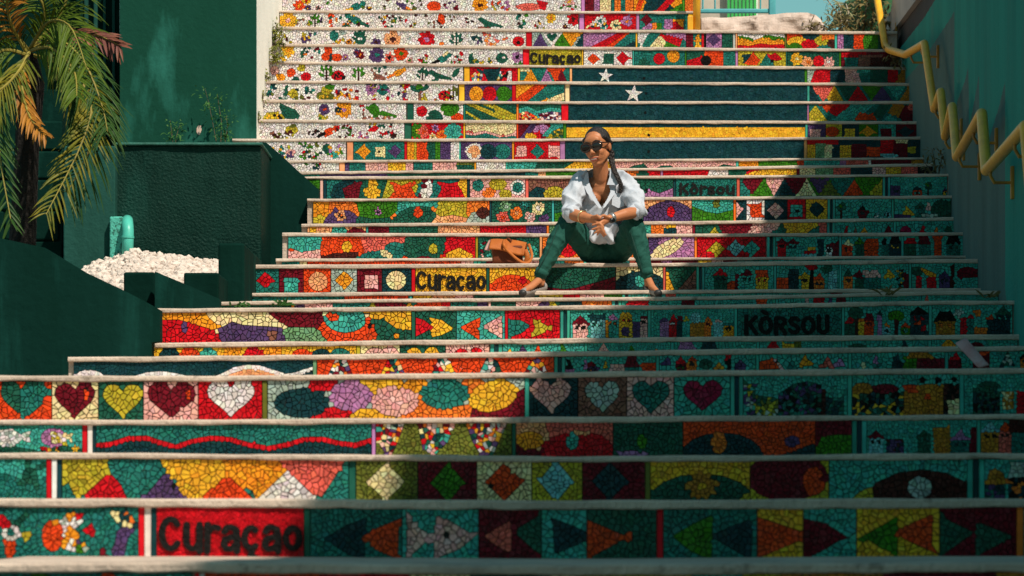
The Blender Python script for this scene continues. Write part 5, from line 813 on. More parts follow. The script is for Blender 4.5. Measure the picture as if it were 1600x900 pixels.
reparent(ribbon('upper_wall', [(y, 4.07) for y in YS], list(zip(YS, TOPZ)), .22, mat('grey_render', (.42, .38, .35), (.33, .30, .28), 3, .85, .3, 30), -.012), rb)
reparent(ribbon('wall_core', [(y, -1.7) for y in YS], [(y, 3.87) for y in YS], .2, DARK, .05), rb)

# handrail
BRK = mat('brown_yellow_bracket', (.45, .22, .02), (.28, .12, .015), 12, .5, .1, 80, .4)
HR = [(1367, -30, 182), (1371, 0, 184.5), (1383, 71, 188), (1389, 78, 191), (1415, 85.5, 199), (1444.5, 68, 209), (1460, 171, 216), (1470, 143, 220), (1477, 214, 222.5), (1488, 166, 235), (1495, 246, 239), (1534, 177, 261), (1541, 267, 265), (1603, 197, 298), (1612, 300, 303), (1700, 195, 345)]
hr = empty('handrail', P(1480, 300, 225)); tag(hr, 'yellow zigzag tube handrail fixed along the right wall', 'handrail')
hp = []
def on_wall(u, v):
    lo, hi = 150.0, 500.0                                      # depth at which this sight line runs .13 m clear of the wall
    for _ in range(50):
        m_ = (lo+hi)/2
        if (u-U0)/m_ > XW(F/m_)-.13: lo = m_
        else: hi = m_
    return P(u, v, lo)
HP3 = [on_wall(q[0], q[1]) if k > 3 else P(*q) for k, q in enumerate(HR)]
for k, q in enumerate(HP3):                                    # small rounded corners
    if 0 < k < len(HP3)-1:
        a = (HP3[k-1]-q); b = (HP3[k+1]-q); hp += [q+a.normalized()*min(.035, a.length*.3), q+(a.normalized()+b.normalized())*.006, q+b.normalized()*min(.035, b.length*.3)]
    else: hp.append(q)
bm = bmesh.new(); tube_bm(bm, hp, .030, 14); reparent(bm_obj('rail', bm, YEL, None, True), hr)
def bracket(k, t):
    q = HP3[k].lerp(HP3[k+1], t); d = Vector((0, 0, -.085)); e = q+d; wx = XW(q.y)-.004
    bm = bmesh.new(); tube_bm(bm, [q, q+d*.6, e+Vector((.02, 0, 0)), Vector((wx-.01, q.y, e.z))], .0085, 8)
    box_bm(bm, wx-.014, wx+.004, q.y-.018, q.y+.018, e.z-.085, e.z+.085, .004); reparent(bm_obj('bracket', bm, BRK), hr)
for k, t in ((1, .5), (4, .3), (4, .85), (6, .2), (7, .6), (8, .05), (10, .12), (10, .7), (12, .12), (12, .75), (14, .2)): bracket(k, t)

# yellow post and blue gate, rock wall, far house, porch
bm = bmesh.new(); tube_bm(bm, [P(1088.5, 49, 186.3), P(1089.5, -90, 186.3)], 6.0/186.3, 14); po_ = bm_obj('yellow_post', bm, YEL, None, True); tag(po_, 'thick yellow tube post at the right end of the top steps', 'post')
q = px_box('post_plate', 1074.5, 25, 1083, 47, 32.15, 32.2, YEL, None, .004); q.parent = po_
bg_ = empty('blue_gate', P(1150, 22, 180)); tag(bg_, 'pale blue metal gate above the rock wall', 'gate')
BLU = mat('pale_blue_paint', (.10, .42, .44), (.08, .34, .37), 8, .6)
reparent(px_box('bottom_rail', 1094, 13.5, 1206, 20, 33.3, 33.35, BLU), bg_)
for u in (1097, 1116, 1187): reparent(px_box('gate_bar', u, -60, u+2.6, 13.6, 33.31, 33.34, BLU), bg_)
reparent(px_box('gate_post', 1202, -60, 1212, 24, 33.28, 33.4, BLU), bg_)
fh = empty('far_house', PY(1150, 30, 38)); tag(fh, 'cream house with bright green slatted shutter behind the blue gate', 'house')
reparent(px_box('wall', 1094, -70, 1201, 40, 38, 41, mat('cream_house_paint', (.62, .52, .42), (.4, .32, .26), 2.5, .8), None, .01), fh)
GRS = mat('bright_green_shutter', (.05, .45, .09), (.04, .36, .07), 8, .6); WS = mat('shutter_gap_white', (.75, .75, .68))
reparent(px_box('shutter_board', 1136, -70, 1184, 36, 37.93, 37.99, WS, None, .003), fh)
for k in range(8): reparent(px_box('shutter_slat', 1136.5+k*5.9, -70, 1140.4+k*5.9, 34, 37.9, 37.935, GRS, None, .002), fh)
def lumpy(name, top, vb, y0, dep, m, label, seed, amp=.05, nx=46, nz=9):
    s = F/y0; vs, fs = [], []
    u0, u1 = top[0][0], top[-1][0]
    for i in range(nx+1):
        u = u0+(u1-u0)*i/nx
        for (a, va), (b, vb2) in zip(top, top[1:]):
            if a <= u <= b: vt = va+(vb2-va)*(u-a)/(b-a)
        for j in range(nz+1):
            t = j/nz; v = vt+(vb-vt)*(1-t); x, z = (u-U0)/s, (V0-v)/s
            y = y0+noise.noise((x*4, z*5, seed))*amp+noise.noise((x*13, z*13, seed+3))*amp*.45+.16*max(0, t-.72)**1.2
            vs.append((x, y, z+noise.noise((x*6, seed, t*2))*amp*.2))
        vs.append((vs[-1][0], y0+dep, vs[-1][2]+.02)); vs.append((vs[-1][0], y0+dep, (V0-vb)/s))
    n = nz+3
    for i in range(nx):
        for j in range(n): a = i*n+j; b = i*n+(j+1) % n; fs.append((a, a+n, b+n, b))
    fs += [tuple(range(n)), tuple(range(nx*n, nx*n+n))[::-1]]
    o = fixn(mesh(name, vs, fs, m, None, False)); tag(o, label, 'rock'); return o
RK = mat('pale_rock', (.66, .52, .45), (.48, .36, .30), 7, .9, .6, 22, c3=(.13, .08, .055), s3=5, lo3=.60, hi3=.70)
lumpy('rock_wall', [(1096, 28), (1110, 27), (1150, 25), (1200, 22), (1225, 19.5), (1262, 19), (1276, 22), (1284, 29), (1292, 42)], 56, 32.35, .5, RK, 'pale whitewashed lump of rock wall under the blue gate', 2.0, .06)
pr = empty('green_porch', PY(1340, 40, 44)); tag(pr, 'small green painted porch with slanted roof behind the bush', 'porch')
PG = mat('porch_green', (.035, .13, .05), (.025, .09, .035), 4, .8)
s44 = F/44
reparent(prism('porch_roof', [((u-U0)/s44, (V0-v)/s44) for u, v in ((1316, 9), (1319, 13), (1400, -26), (1400, -34))], 43.6, 46, PG), pr)
for u in (1328, 1344): reparent(px_box('porch_post', u, -10, u+3, 62, 43.9, 44, PG), pr)
reparent(px_box('porch_wall', 1338, -40, 1420, 62, 45, 46, PG), pr)
# ------------------------------------------------------------------ plants
def leafmat(name, c, c2, rough=.5): return mat(name, c, c2, 9, rough, 0, 30, .14)
def leaf(vs, fs, p, d, up, L, W, droop=.3, seg=2, fold=.25):
    """a tapered folded leaf from p along d"""
    d = d.normalized(); side = d.cross(up)
    side = side.normalized() if side.length > 1e-4 else Vector((1, 0, 0)); nrm = side.cross(d)
    b0 = len(vs); pts = []
    for k in range(seg+1):
        t = k/seg; q = p+d*L*t+Vector((0, 0, -droop*L*t*t)); wv = W*(math.sin(math.pi*min(1, .12+t*.88)))*(1 if k < seg else .05)+W*.08
        vs += [tuple(q+side*wv+nrm*wv*fold), tuple(q), tuple(q-side*wv+nrm*wv*fold)]
    for k in range(seg):
        a = b0+3*k; fs += [(a, a+1, a+4, a+3), (a+1, a+2, a+5, a+4)]
def shrub(name, label, stems, leaf_m, stem_m, n, L, W, rad, seed, group=None, cat='plant', sr=.006):
    g = random.Random(seed); root = empty(name, stems[0][0]); tag(root, label, cat, group)
    bm = bmesh.new()
    for sp_ in stems: tube_bm(bm, sp_, [sr*(1-.6*i/(len(sp_)-1)) for i in range(len(sp_))], 6)
    reparent(bm_obj('stem', bm, stem_m), root)
    vs, fs = [], []
    for k in range(n):
        sp_ = g.choice(stems); i = g.randrange(len(sp_)-1); q = Vector(sp_[i]).lerp(Vector(sp_[i+1]), g.random()); t = (i+.5)/len(sp_)
        off = Vector((g.gauss(0, 1), g.gauss(0, .8), g.gauss(0, .8)))*rad*(.5+t)
        d = (off+Vector((g.gauss(0, .5), g.gauss(0, .5), g.uniform(-.2, .9)))*rad*.8)
        leaf(vs, fs, q+off*.6, d if d.length > 1e-4 else Vector((0, 0, 1)), Vector((g.gauss(0, .4), -.4, 1)), L*g.uniform(.6, 1.3), W*g.uniform(.7, 1.2), g.uniform(0, .5))
    reparent(mesh('foliage', vs, fs, leaf_m), root); return root
OLV = leafmat('olive_leaf', (.17, .17, .025), (.10, .12, .02)); GRN = leafmat('green_leaf', (.03, .10, .02), (.05, .13, .03)); DRY = leafmat('dry_leaf', (.20, .15, .05), (.09, .07, .03)); STM = mat('brown_stem', (.10, .07, .04))
def stems_px(lst, y): return [[PY(u, v, y+.03*k) for k, (u, v) in enumerate(q)] for q in lst]
shrub('stair_weed', 'olive weed growing up the left end of the upper white steps', stems_px([[(430, 72), (429, 52), (432, 36)], [(434, 71), (438, 55), (441, 45)], [(428, 70), (426, 55), (427, 42)]], 31.75), OLV, STM, 230, .04, .008, .045, 1)
shrub('stair_weed', 'yellow green weed at the left end of the step below the olive weed', stems_px([[(428, 96), (426, 84), (424, 74)], [(432, 96), (434, 86), (437, 78)]], 31.45), OLV, STM, 150, .035, .008, .04, 2)
for a, v, y, lb, sd_ in ((417, 125, 31.1, 'tiny weed at the left end of the step with coloured discs', 3), (411, 153, 30.85, 'tiny weed at the left end of the step with the ladybird by a palm', 4), (404, 187, 30.5, 'tiny weed at the left end of the frog and turtle step', 5)):
    shrub('stair_weed', lb, stems_px([[(a, v), (a-1, v-6), (a+1, v-11)]], y), OLV, STM, 45, .03, .007, .028, sd_)
shrub('wall_plant', 'small leafy plant rooted in the facade left of the bare plaster patch', stems_px([[(270, 222), (268, 206), (266, 188)], [(274, 222), (277, 208), (281, 195)]], 30.2), GRN, STM, 90, .03, .007, .05, 6, None, 'plant', .003)
shrub('wall_plant', 'taller climbing plant on the facade right of the bare plaster patch', stems_px([[(338, 222), (332, 190), (326, 160), (320, 138)], [(345, 222), (346, 190), (342, 165), (340, 148)], [(352, 222), (355, 200), (354, 180)]], 30.2), GRN, STM, 190, .032, .007, .055, 7, None, 'plant', .003)
shrub('dry_bush', 'dense dry brown green bush behind the top of the handrail', stems_px([[(1345, 56), (1340, 30), (1336, 5)], [(1360, 56), (1364, 25), (1370, -8)], [(1375, 56), (1378, 30), (1374, 4)], [(1350, 56), (1352, 20), (1356, -2)], [(1330, 54), (1318, 44), (1300, 40)], [(1380, 60), (1385, 40), (1384, 20)]], 32.7), DRY, STM, 520, .055, .012, .09, 8, None, 'bush')
shrub('dry_bush', 'low straggling dry plant on the rock beside the stair top', stems_px([[(1300, 50), (1290, 42), (1280, 38)], [(1310, 50), (1316, 40), (1320, 34)], [(1275, 50), (1268, 44), (1262, 42)]], 32.25), DRY, STM, 220, .045, .01, .06, 9, None, 'bush')
shrub('bare_shrub', 'pale bare branching shrub against the teal sky', stems_px([[(1330, 52), (1318, 34), (1305, 16), (1290, -4)], [(1318, 34), (1306, 30), (1296, 22)], [(1322, 40), (1326, 20), (1322, 6)], [(1312, 26), (1314, 12), (1308, 2)]], 32.9), leafmat('pale_leaf', (.26, .24, .12), (.16, .16, .07)), mat('pale_twig', (.36, .30, .22)), 210, .045, .009, .05, 10, None, 'shrub', .012)
shrub('stair_weed', 'dry weed against the shadow-grey boards beside the yellow flag stripe step end', stems_px([[(1462, 275), (1460, 250), (1456, 232)], [(1466, 275), (1470, 255), (1473, 240)], [(1456, 272), (1450, 262), (1444, 252)]], 28.0), DRY, STM, 130, .04, .008, .04, 11)
shrub('stair_weed', 'dry weed at the shaded right end of the topmost triangle steps', stems_px([[(1400, 102), (1394, 88), (1388, 80)], [(1404, 102), (1406, 90), (1410, 82)]], 31.45), DRY, STM, 110, .04, .008, .045, 12)
def tuft(name, label, u, v, y, n, L, seed, m):
    g = random.Random(seed); vs, fs = [], []; c = PY(u, v, y)
    for k in range(n): leaf(vs, fs, c+Vector((g.gauss(0, .02), 0, 0)), Vector((g.gauss(0, .8), g.gauss(-.2, .3), g.uniform(.3, 1))), Vector((0, -1, .3)), L*g.uniform(.6, 1.2), .006, g.uniform(.2, .6), 3)
    tag(mesh(name, vs, fs, m), label, 'weed')
tuft('grass_tuft', 'green grass tuft on the step edge under the yellow lettered riser', 442, 478, 21.55, 16, .07, 1, GRN)
tuft('grass_tuft', 'small green grass tuft near the left end of the step below the lettered riser', 378, 478.5, 21.55, 10, .05, 2, GRN)
tuft('grass_tuft', 'dry curved grass stems on the shaded step right of the woman', 1388, 461, 21.6, 9, .11, 3, DRY)
tuft('grass_tuft', 'dry grass at the shaded right end of the step', 1545, 465, 21.3, 10, .08, 4, DRY)

# ------------------------------------------------------------------ palm in the upper left
pt = empty('palm_tree', PY(35, 430, 20.6)); tag(pt, 'feathery palm with green and dead orange fronds in front of the left wall', 'palm')
BARK = mat('palm_bark', (.013, .010, .007), (.008, .006, .005), 12, .9, .6)
bm = bmesh.new(); tube_bm(bm, [PY(28, 640, 20.6), PY(34, 400, 20.6), PY(42, 240, 20.6), PY(48, 130, 20.6), PY(45, 85, 20.6)], [.085, .075, .065, .075, .04], 12); reparent(bm_obj('trunk', bm, BARK), pt)
FG = leafmat('palm_green', (.045, .085, .007), (.085, .125, .010)); FD = leafmat('palm_deep_green', (.018, .055, .012), (.035, .08, .012)); FO = leafmat('palm_orange', (.42, .17, .02), (.20, .08, .015)); FY = leafmat('palm_yellow', (.20, .16, .012), (.05, .08, .008)); FB = leafmat('palm_dead_pink', (.24, .09, .05), (.12, .04, .04))
RAC = mat('frond_rib', (.30, .24, .04), (.2, .16, .03))
def frond(px, y0, y1, L, m, n=34, wd=.0052, droop=.5, seed=0, sides=(1, -1), spread=.9):
    g = random.Random(seed); ctl = [PY(u, v, y0+(y1-y0)*k/(len(px)-1)) for k, (u, v) in enumerate(px)]
    def cur(t):
        k = min(len(ctl)-2, int(t*(len(ctl)-1))); f = t*(len(ctl)-1)-k; a = ctl[max(0, k-1)]; b, c = ctl[k], ctl[k+1]; d = ctl[min(len(ctl)-1, k+2)]
        return .5*((2*b)+(c-a)*f+(2*a-5*b+4*c-d)*f*f+(3*b-a-3*c+d)*f*f*f)
    bm = bmesh.new(); tube_bm(bm, [cur(k/14) for k in range(15)], [.011*(1-.8*k/14) for k in range(15)], 6)
    o = reparent(bm_obj('frond', bm, RAC), pt)
    vs, fs = [], []
    n = int(n*1.1)
    for k in range(n):
        t = .12+.88*(k+.5)/n; p_ = cur(t); tg = (cur(min(1, t+.03))-cur(max(0, t-.03))).normalized()
        sd_ = tg.cross(Vector((0, -1, 0))); sd_ = sd_.normalized()
        for sg_ in sides:
            ln_ = .82*L*(.45+.55*math.sin(math.pi*min(1, .1+t*.82)))*g.uniform(.8, 1.15)
            d = tg*g.uniform(.5, .9)+sd_*sg_*spread*g.uniform(.7, 1.15)+Vector((0, g.gauss(-.15, .3), -.1))
            leaf(vs, fs, p_, d, Vector((g.gauss(0, .3), -1, .6)), ln_, wd*g.uniform(.8, 1.2), droop*g.uniform(.5, 1.3), 5, .35)
    q = mesh('leaflets', vs, fs, m); q.parent = o; q['kind'] = 'stuff'
frond([(45, 80), (75, 35), (110, 42), (135, 105)], 20.6, 20.0, .30, FG, 34, seed=1)
frond([(45, 80), (90, 62), (130, 95), (158, 160), (168, 205)], 20.6, 20.1, .24, FD, 34, seed=2, droop=.7)
frond([(45, 85), (105, 105), (142, 160), (126, 228), (72, 335)], 20.6, 19.9, .24, FY, 42, seed=3, droop=.35)
frond([(45, 85), (105, 100), (140, 150), (140, 230), (105, 300)], 20.6, 20.3, .30, FD, 36, seed=31, droop=.5)
frond([(40, 90), (35, 140), (48, 185), (72, 212)], 20.5, 19.9, .13, FO, 20, .008, .35, 4, spread=.5)
frond([(40, 90), (0, 150), (-2, 230), (18, 350)], 20.5, 20.0, .20, FD, 30, .006, .3, 5, spread=.7)
frond([(45, 80), (70, 20), (40, -30), (-10, -60)], 20.6, 20.3, .28, FG, 30, seed=7)
frond([(45, 80), (100, 55), (150, 55), (188, 72)], 20.6, 20.4, .15, FB, 20, .008, .3, 8, spread=.6)
frond([(40, 80), (15, 30), (12, -20), (30, -60)], 20.5, 20.1, .18, FO, 24, .007, .4, 9, spread=.6)
frond([(40, 85), (0, 80), (-40, 130), (-60, 200)], 20.5, 20.2, .26, FG, 30, seed=10)
frond([(45, 80), (80, 75), (115, 110), (120, 150)], 20.6, 19.8, .2, FG, 28, seed=12)
frond([(45, 80), (20, 50), (-20, 40), (-60, 60)], 20.6, 20.2, .26, FD, 28, seed=13)
frond([(45, 82), (30, 110), (0, 140), (-40, 150)], 20.5, 20.0, .22, FY, 26, seed=14)
frond([(45, 80), (95, 20), (110, -40), (90, -90)], 20.7, 20.6, .3, FG, 30, seed=16)
# ------------------------------------------------------------------ strip of card left on the shaded steps
cs_ = 354.0
cv = []
for k in range(13):
    t = k/12; u = 1502+t*36; v = 533+t*40; wv = noise.noise((t*3, 1, 2))*1.2
    for q in (-1, 0, 1): cv.append(P(u+q*8.5-abs(q)*.5, v-q*4.5*(1-.5*t)+wv, cs_*(1+.012*t))+Vector((0, (.012 if q == 0 else 0)+.004*math.sin(t*9), 0)))
cf_ = []
for k in range(12):
    for q in range(2): a = k*3+q; cf_.append((a, a+1, a+4, a+3))
card = mesh('card_strip', cv, cf_, mat('pinkish_card', (.44, .20, .19), (.52, .34, .34), 5, .8, stretch=(4, 4, .5)), None, True)
sm = card.modifiers.new('thickness', 'SOLIDIFY'); sm.thickness = .006
tag(card, 'long pale pink strip of card lying over the shaded step edge on the right', 'card')
# ------------------------------------------------------------------ the seated woman
def cap(bm, p0, r0, p1, r1, n=14):
    p0, p1 = Vector(p0), Vector(p1); ax = (p1-p0); L = ax.length
    ax = ax/L if L > 1e-6 else Vector((0, 0, 1)); x = ax.orthogonal().normalized(); y = ax.cross(x); rings = []
    for a in (-80, -50, -20, 0): rings.append((p0+ax*r0*math.sin(math.radians(a)), r0*math.cos(math.radians(a))))
    for a in (0, 20, 50, 80): rings.append((p1+ax*r1*math.sin(math.radians(a)), r1*math.cos(math.radians(a))))
    R = [[bm.verts.new(c+(x*math.cos(6.28319*k/n)+y*math.sin(6.28319*k/n))*r) for k in range(n)] for c, r in rings]
    for a, b in zip(R, R[1:]):
        for k in range(n): bm.faces.new((a[k], a[(k+1) % n], b[(k+1) % n], b[k]))
    bm.faces.new(R[0][::-1]); bm.faces.new(R[-1])
def ell(bm, c, r, rot=None):
    m = Matrix.Translation(Vector(c)) @ (rot.to_4x4() if rot is not None else Matrix()) @ Matrix.Diagonal((*r, 1))
    bmesh.ops.create_uvsphere(bm, u_segments=18, v_segments=12, radius=1, matrix=m)
def blob(name, prims, voxel, m, parent=None, smooth=4, post=None):
    bm = bmesh.new()
    for q in prims:
        if q[0] == 'c':
            for (a, ra), (b, rb_) in zip(q[1:], q[2:]): cap(bm, a, ra, b, rb_)
        else: ell(bm, *q[1:])
    bmesh.ops.recalc_face_normals(bm, faces=bm.faces)
    me = bpy.data.meshes.new('blob'); bm.to_mesh(me); bm.free(); o = bpy.data.objects.new('blob', me); COL.objects.link(o)
    md = o.modifiers.new('r', 'REMESH'); md.mode = 'VOXEL'; md.voxel_size = voxel
    dg = bpy.context.evaluated_depsgraph_get(); dg.update(); me2 = bpy.data.meshes.new_from_object(o.evaluated_get(dg)); bpy.data.objects.remove(o)
    bm = bmesh.new(); bm.from_mesh(me2)
    for _ in range(smooth): bmesh.ops.smooth_vert(bm, verts=bm.verts, factor=.5, use_axis_x=True, use_axis_y=True, use_axis_z=True)
    if post: post(bm)
    bm.to_mesh(me2); bm.free(); me2.name = name; me2.materials.clear()
    return link(name, me2, parent, m, True)
SKIN = mat('brown_skin', (.52, .205, .092), (.44, .16, .07), 14, .45, .12, 140, .3); HAIR = mat('black_hair', (.012, .008, .007), (.02, .013, .010), 60, .42, .5, 160, .4)
SHIRT = mat('white_cotton', (.52, .545, .60), (.46, .50, .57), 7, .8, .15, 120, .2); TROU = mat('green_denim', (.010, .066, .050), (.014, .085, .065), 16, .85, .2, 160, .2)
# head: built upright round the origin, face towards -y, then turned and tipped
HM = Matrix.Translation(PY(933, 230.5, 23.88)) @ Matrix.Scale(1.07, 4) @ Matrix.Rotation(math.radians(-24), 4, 'Z') @ Matrix.Rotation(math.radians(-9), 4, 'Y') @ Matrix.Rotation(math.radians(6), 4, 'X')
H3 = HM.to_3x3()
def hp_(x, y, z): return HM @ Vector((x, y, z))
def he(c, r): return ('e', hp_(*c), r, H3)
def hc(*a): return ('c',)+tuple((hp_(*q[0]), q[1]) for q in a)
head = [he((0, .018, .032), (.073, .090, .082)), he((0, -.020, -.030), (.054, .064, .076)), he((0, -.047, -.093), (.024, .022, .018)), he((.032, -.048, -.030), (.022, .022, .024)), he((-.032, -.048, -.030), (.022, .022, .024)),
        he((0, -.060, .040), (.050, .022, .032)), hc(((0, -.080, .012), .007), ((0, -.097, -.026), .0115)), he((.012, -.086, -.031), (.009, .011, .008)), he((-.012, -.086, -.031), (.009, .011, .008)), he((0, -.074, -.062), (.028, .014, .020)),
        he((.073, .012, -.004), (.010, .018, .030)), he((-.073, .012, -.004), (.010, .018, .030)), hc(((.042, .012, -.045), .024), ((.016, -.038, -.088), .019)), hc(((-.042, .012, -.045), .024), ((-.016, -.038, -.088), .019))]
B = PY
def legs(k, a):
    return [('c', (B(925, 390, 24.15), .085*k+a), (B(887, 352, 23.86), .060*k+a), (B(867, 384, 23.81), .050*k+a), (B(844, 430, 23.77), .027*k+a)),
            ('c', (B(966, 390, 24.15), .085*k+a), (B(990, 351, 23.86), .060*k+a), (B(999, 384, 23.81), .048*k+a), (B(1011, 429, 23.77), .027*k+a))]
body = head+[('c', (hp_(0, .02, -.05), .047), (B(939, 279, 23.955), .050)), ('e', B(941, 295, 24.0), (.13, .075, .085)), ('e', B(940, 325, 24.05), (.115, .085, .15)), ('e', B(944, 380, 24.18), (.145, .11, .085)),
    ('c', (B(911, 283, 23.99), .044), (B(893, 312, 23.88), .042), (B(890, 334, 23.80), .040), (B(907, 338.5, 23.71), .037), (B(924, 342, 23.635), .0255)),
    ('c', (B(973, 283, 23.99), .044), (B(992, 310, 23.89), .042), (B(998, 330, 23.80), .040), (B(976, 335, 23.71), .035), (B(951, 342, 23.635), .0245)),
    ('e', B(938, 288, 23.945), (.08, .022, .03)), ('e', B(928, 309, 23.972), (.052, .046, .055)), ('e', B(954, 309, 23.972), (.052, .046, .055)),
    # hands: palms, then fingers laced and pointing down
    ('c', (B(924, 342, 23.63), .024), (B(933, 346, 23.60), .023)), ('c', (B(950, 342, 23.63), .024), (B(942, 347, 23.60), .023)),
    ('c', (B(951, 340, 23.60), .011), (B(943, 336.5, 23.575), .0095), (B(935.5, 340, 23.57), .0085)), ('c', (B(926, 339, 23.60), .011), (B(933, 337, 23.575), .0095), (B(938, 341, 23.565), .008)),
    ('c', (B(943, 345, 23.585), .0095), (B(937, 348.5, 23.565), .009), (B(925.5, 351.5, 23.565), .007)), ('c', (B(942.5, 350, 23.585), .0095), (B(936, 355, 23.565), .0088), (B(925, 358.5, 23.565), .0068)),
    ('c', (B(941, 353, 23.585), .009), (B(936, 360, 23.565), .0082), (B(928.5, 364.5, 23.57), .0065)), ('c', (B(939.5, 354, 23.59), .0085), (B(936.5, 362, 23.58), .0075), (B(933, 367.5, 23.58), .006)),
    ('c', (B(932, 347, 23.585), .0095), (B(938, 350, 23.56), .009), (B(943.5, 355, 23.56), .007)), ('c', (B(933, 350, 23.585), .0095), (B(939, 355, 23.56), .0088), (B(945, 361.5, 23.562), .0068)),
    ('c', (B(934, 353, 23.585), .009), (B(940, 359.5, 23.562), .0082), (B(947, 367, 23.565), .0062)), ('c', (B(936, 355, 23.59), .0085), (B(940, 364, 23.57), .0075), (B(944, 370, 23.575), .006)),
    # feet
    ('c', (B(844, 429, 23.77), .025), (B(846, 444, 23.78), .025)), ('c', (B(843, 437, 23.765), .024), (B(829, 449, 23.68), .023), (B(816, 456.5, 23.61), .02)),
    ('c', (B(1011.5, 429, 23.77), .025), (B(1013, 444, 23.78), .025)), ('c', (B(1013, 437, 23.765), .024), (B(1019, 449, 23.70), .023), (B(1026.5, 456, 23.62), .019))]+legs(.84, 0)
per = blob('person', body, .0045, SKIN, None, 3)
tag(per, 'smiling woman in white shirt and dark green trousers seated on the steps with clasped hands', 'person')
blob('hair', [he((0, .0275, .0405), (.0765, .090, .0825)), he((0, .06, -.01), (.062, .055, .06)), hc(((.060, -.02, .052), .018), ((.074, .03, .012), .018)), hc(((-.060, -.02, .052), .018), ((-.074, .03, .012), .018))], .005, HAIR, per, 3)
bp_ = [(955, 236, 23.98), (955.5, 248, 23.97), (957, 258, 23.93), (961, 269, 23.88), (966, 279, 23.865), (970, 288, 23.865), (970.5, 295, 23.87), (968.5, 301, 23.875)]
pts = [PY(*q) for q in bp_]
def poly(ps, t):
    k = min(len(ps)-2, int(t*(len(ps)-1))); f = t*(len(ps)-1)-k; return ps[k].lerp(ps[k+1], f)
bm = bmesh.new()
for ph in range(3):
    st_ = []; rr_ = []
    for k in range(61):
        t = k/60; a = ph*2.094+t*26; st_.append(poly(pts, t)+Vector((math.sin(a)*.010, math.sin(2*a)*.006-.004, 0))*(1-.5*t)); rr_.append(.0125*(1-.45*t))
    tube_bm(bm, st_, rr_, 8)
bm_obj('braid', bm, HAIR, per, True)
blob('lips', [he((0, -.089, -.0610), (.026, .006, .0042)), he((0, -.0885, -.0740), (.022, .006, .0050)), he((.024, -.0815, -.0610), (.008, .006, .004)), he((-.024, -.0815, -.0610), (.008, .006, .004))], .0022, mat('lip_skin', (.36, .085, .055), None, rough=.35), per, 1)
blob('teeth', [he((0, -.0895, -.0672), (.0215, .0045, .0042))], .0015, mat('teeth_white', (.5, .44, .38), None, rough=.3), per, 1)
for s_ in (1, -1): blob('eyebrow', [hc(((.012*s_, -.083, .030), .0035), ((.030*s_, -.080, .038), .0036), ((.048*s_, -.064, .032), .0028))], .002, HAIR, per, 1)
# sunglasses
GLS = mat('dark_lens', (.012, .008, .007), None, rough=.12, spec=.6); FRM = mat('tortoise_frame', (.016, .010, .008), (.05, .02, .01), 60, .25, 0, 30, .5)
sgl = blob('sunglasses', [hc(((-.008, -.097, .010), .0045), ((.008, -.097, .010), .0045))]+[hc(((.062*s_, -.082, .019), .0045), ((.076*s_, -.03, .016), .004), ((.0785*s_, .02, .010), .0035)) for s_ in (1, -1)]+
    [hc(*[((s_*(.035+.0315*math.cos(a)*(1+.10*math.sin(a))), -.0965+.0135*abs(.035+.0315*math.cos(a))/.066, .003+.0235*math.sin(a)+.006*(math.cos(a) > .3)*(math.sin(a) > 0)), .0046) for a in [6.2832*k/14 for k in range(15)]]) for s_ in (1, -1)], .0022, FRM, per, 1)
for s_ in (1, -1): blob('lens', [('e', hp_(.035*s_, -.0915, .003), (.030, .0045, .0225), (HM @ Matrix.Rotation(.2*s_, 4, 'Z')).to_3x3())], .0022, GLS, sgl, 1)
# shirt
def wr(amp, sc=9.0):
    def f(bm):
        bm.normal_update()
        for v in bm.verts:
            q = v.co; n1 = noise.noise((q.x*sc+q.z*sc*.8, q.y*sc, q.z*sc*.45)); n2 = noise.noise((q.x*sc*2.3-q.z*sc*1.1, q.y*sc*2, q.z*sc*1.2+9))
            v.co = q+v.normal*amp*((1-2.4*abs(n1))*1.1+(1-2.4*abs(n2))*.7-.5)
    return f
VP = [(917, 255), (918, 276), (923, 292), (930, 307), (940.5, 325), (950, 308), (954, 298), (951, 288), (954, 270), (955, 255)]
def shirt_post(bm):
    wr(.0145, 9)(bm); bm.normal_update(); kill = []
    for f in bm.faces:
        c = f.calc_center_median(); u, v = U0+c.x*F/c.y, V0-c.z*F/c.y
        if f.normal.y < .35 and c.y < 24.03 and inside(VP, u, v): kill.append(f)
        elif (c-B(940, 276, 23.95)).length < .072 and f.normal.z > -.2 and v < 277: kill.append(f)
    bmesh.ops.delete(bm, geom=kill, context='FACES')
sh_o = blob('shirt', [('e', B(941, 298, 24.0), (.165, .105, .09)), ('e', B(941, 326, 24.03), (.158, .125, .15)), ('e', B(941, 356, 24.10), (.15, .14, .11)), ('e', B(928, 308, 23.955), (.062, .06, .06)), ('e', B(955, 308, 23.955), (.062, .06, .06)),
    ('c', (B(911, 281, 23.985), .056), (B(973, 281, 23.985), .056)),
    ('c', (B(909, 284, 23.98), .058), (B(895, 309, 23.88), .060), (B(890, 331, 23.81), .054), (B(895, 334, 23.78), .049)), ('c', (B(975, 284, 23.98), .058), (B(989, 308, 23.89), .061), (B(996.5, 327, 23.82), .056), (B(993, 330, 23.79), .048)),
    ('e', B(941, 364, 23.985), (.095, .05, .06)), ('e', B(940, 365, 23.96), (.075, .022, .044)), ('e', B(952, 371, 23.945), (.032, .014, .056)), ('e', B(928, 367, 23.955), (.024, .014, .046)), ('e', B(957, 360, 23.96), (.05, .03, .05))], .006, SHIRT, per, 2, shirt_post)
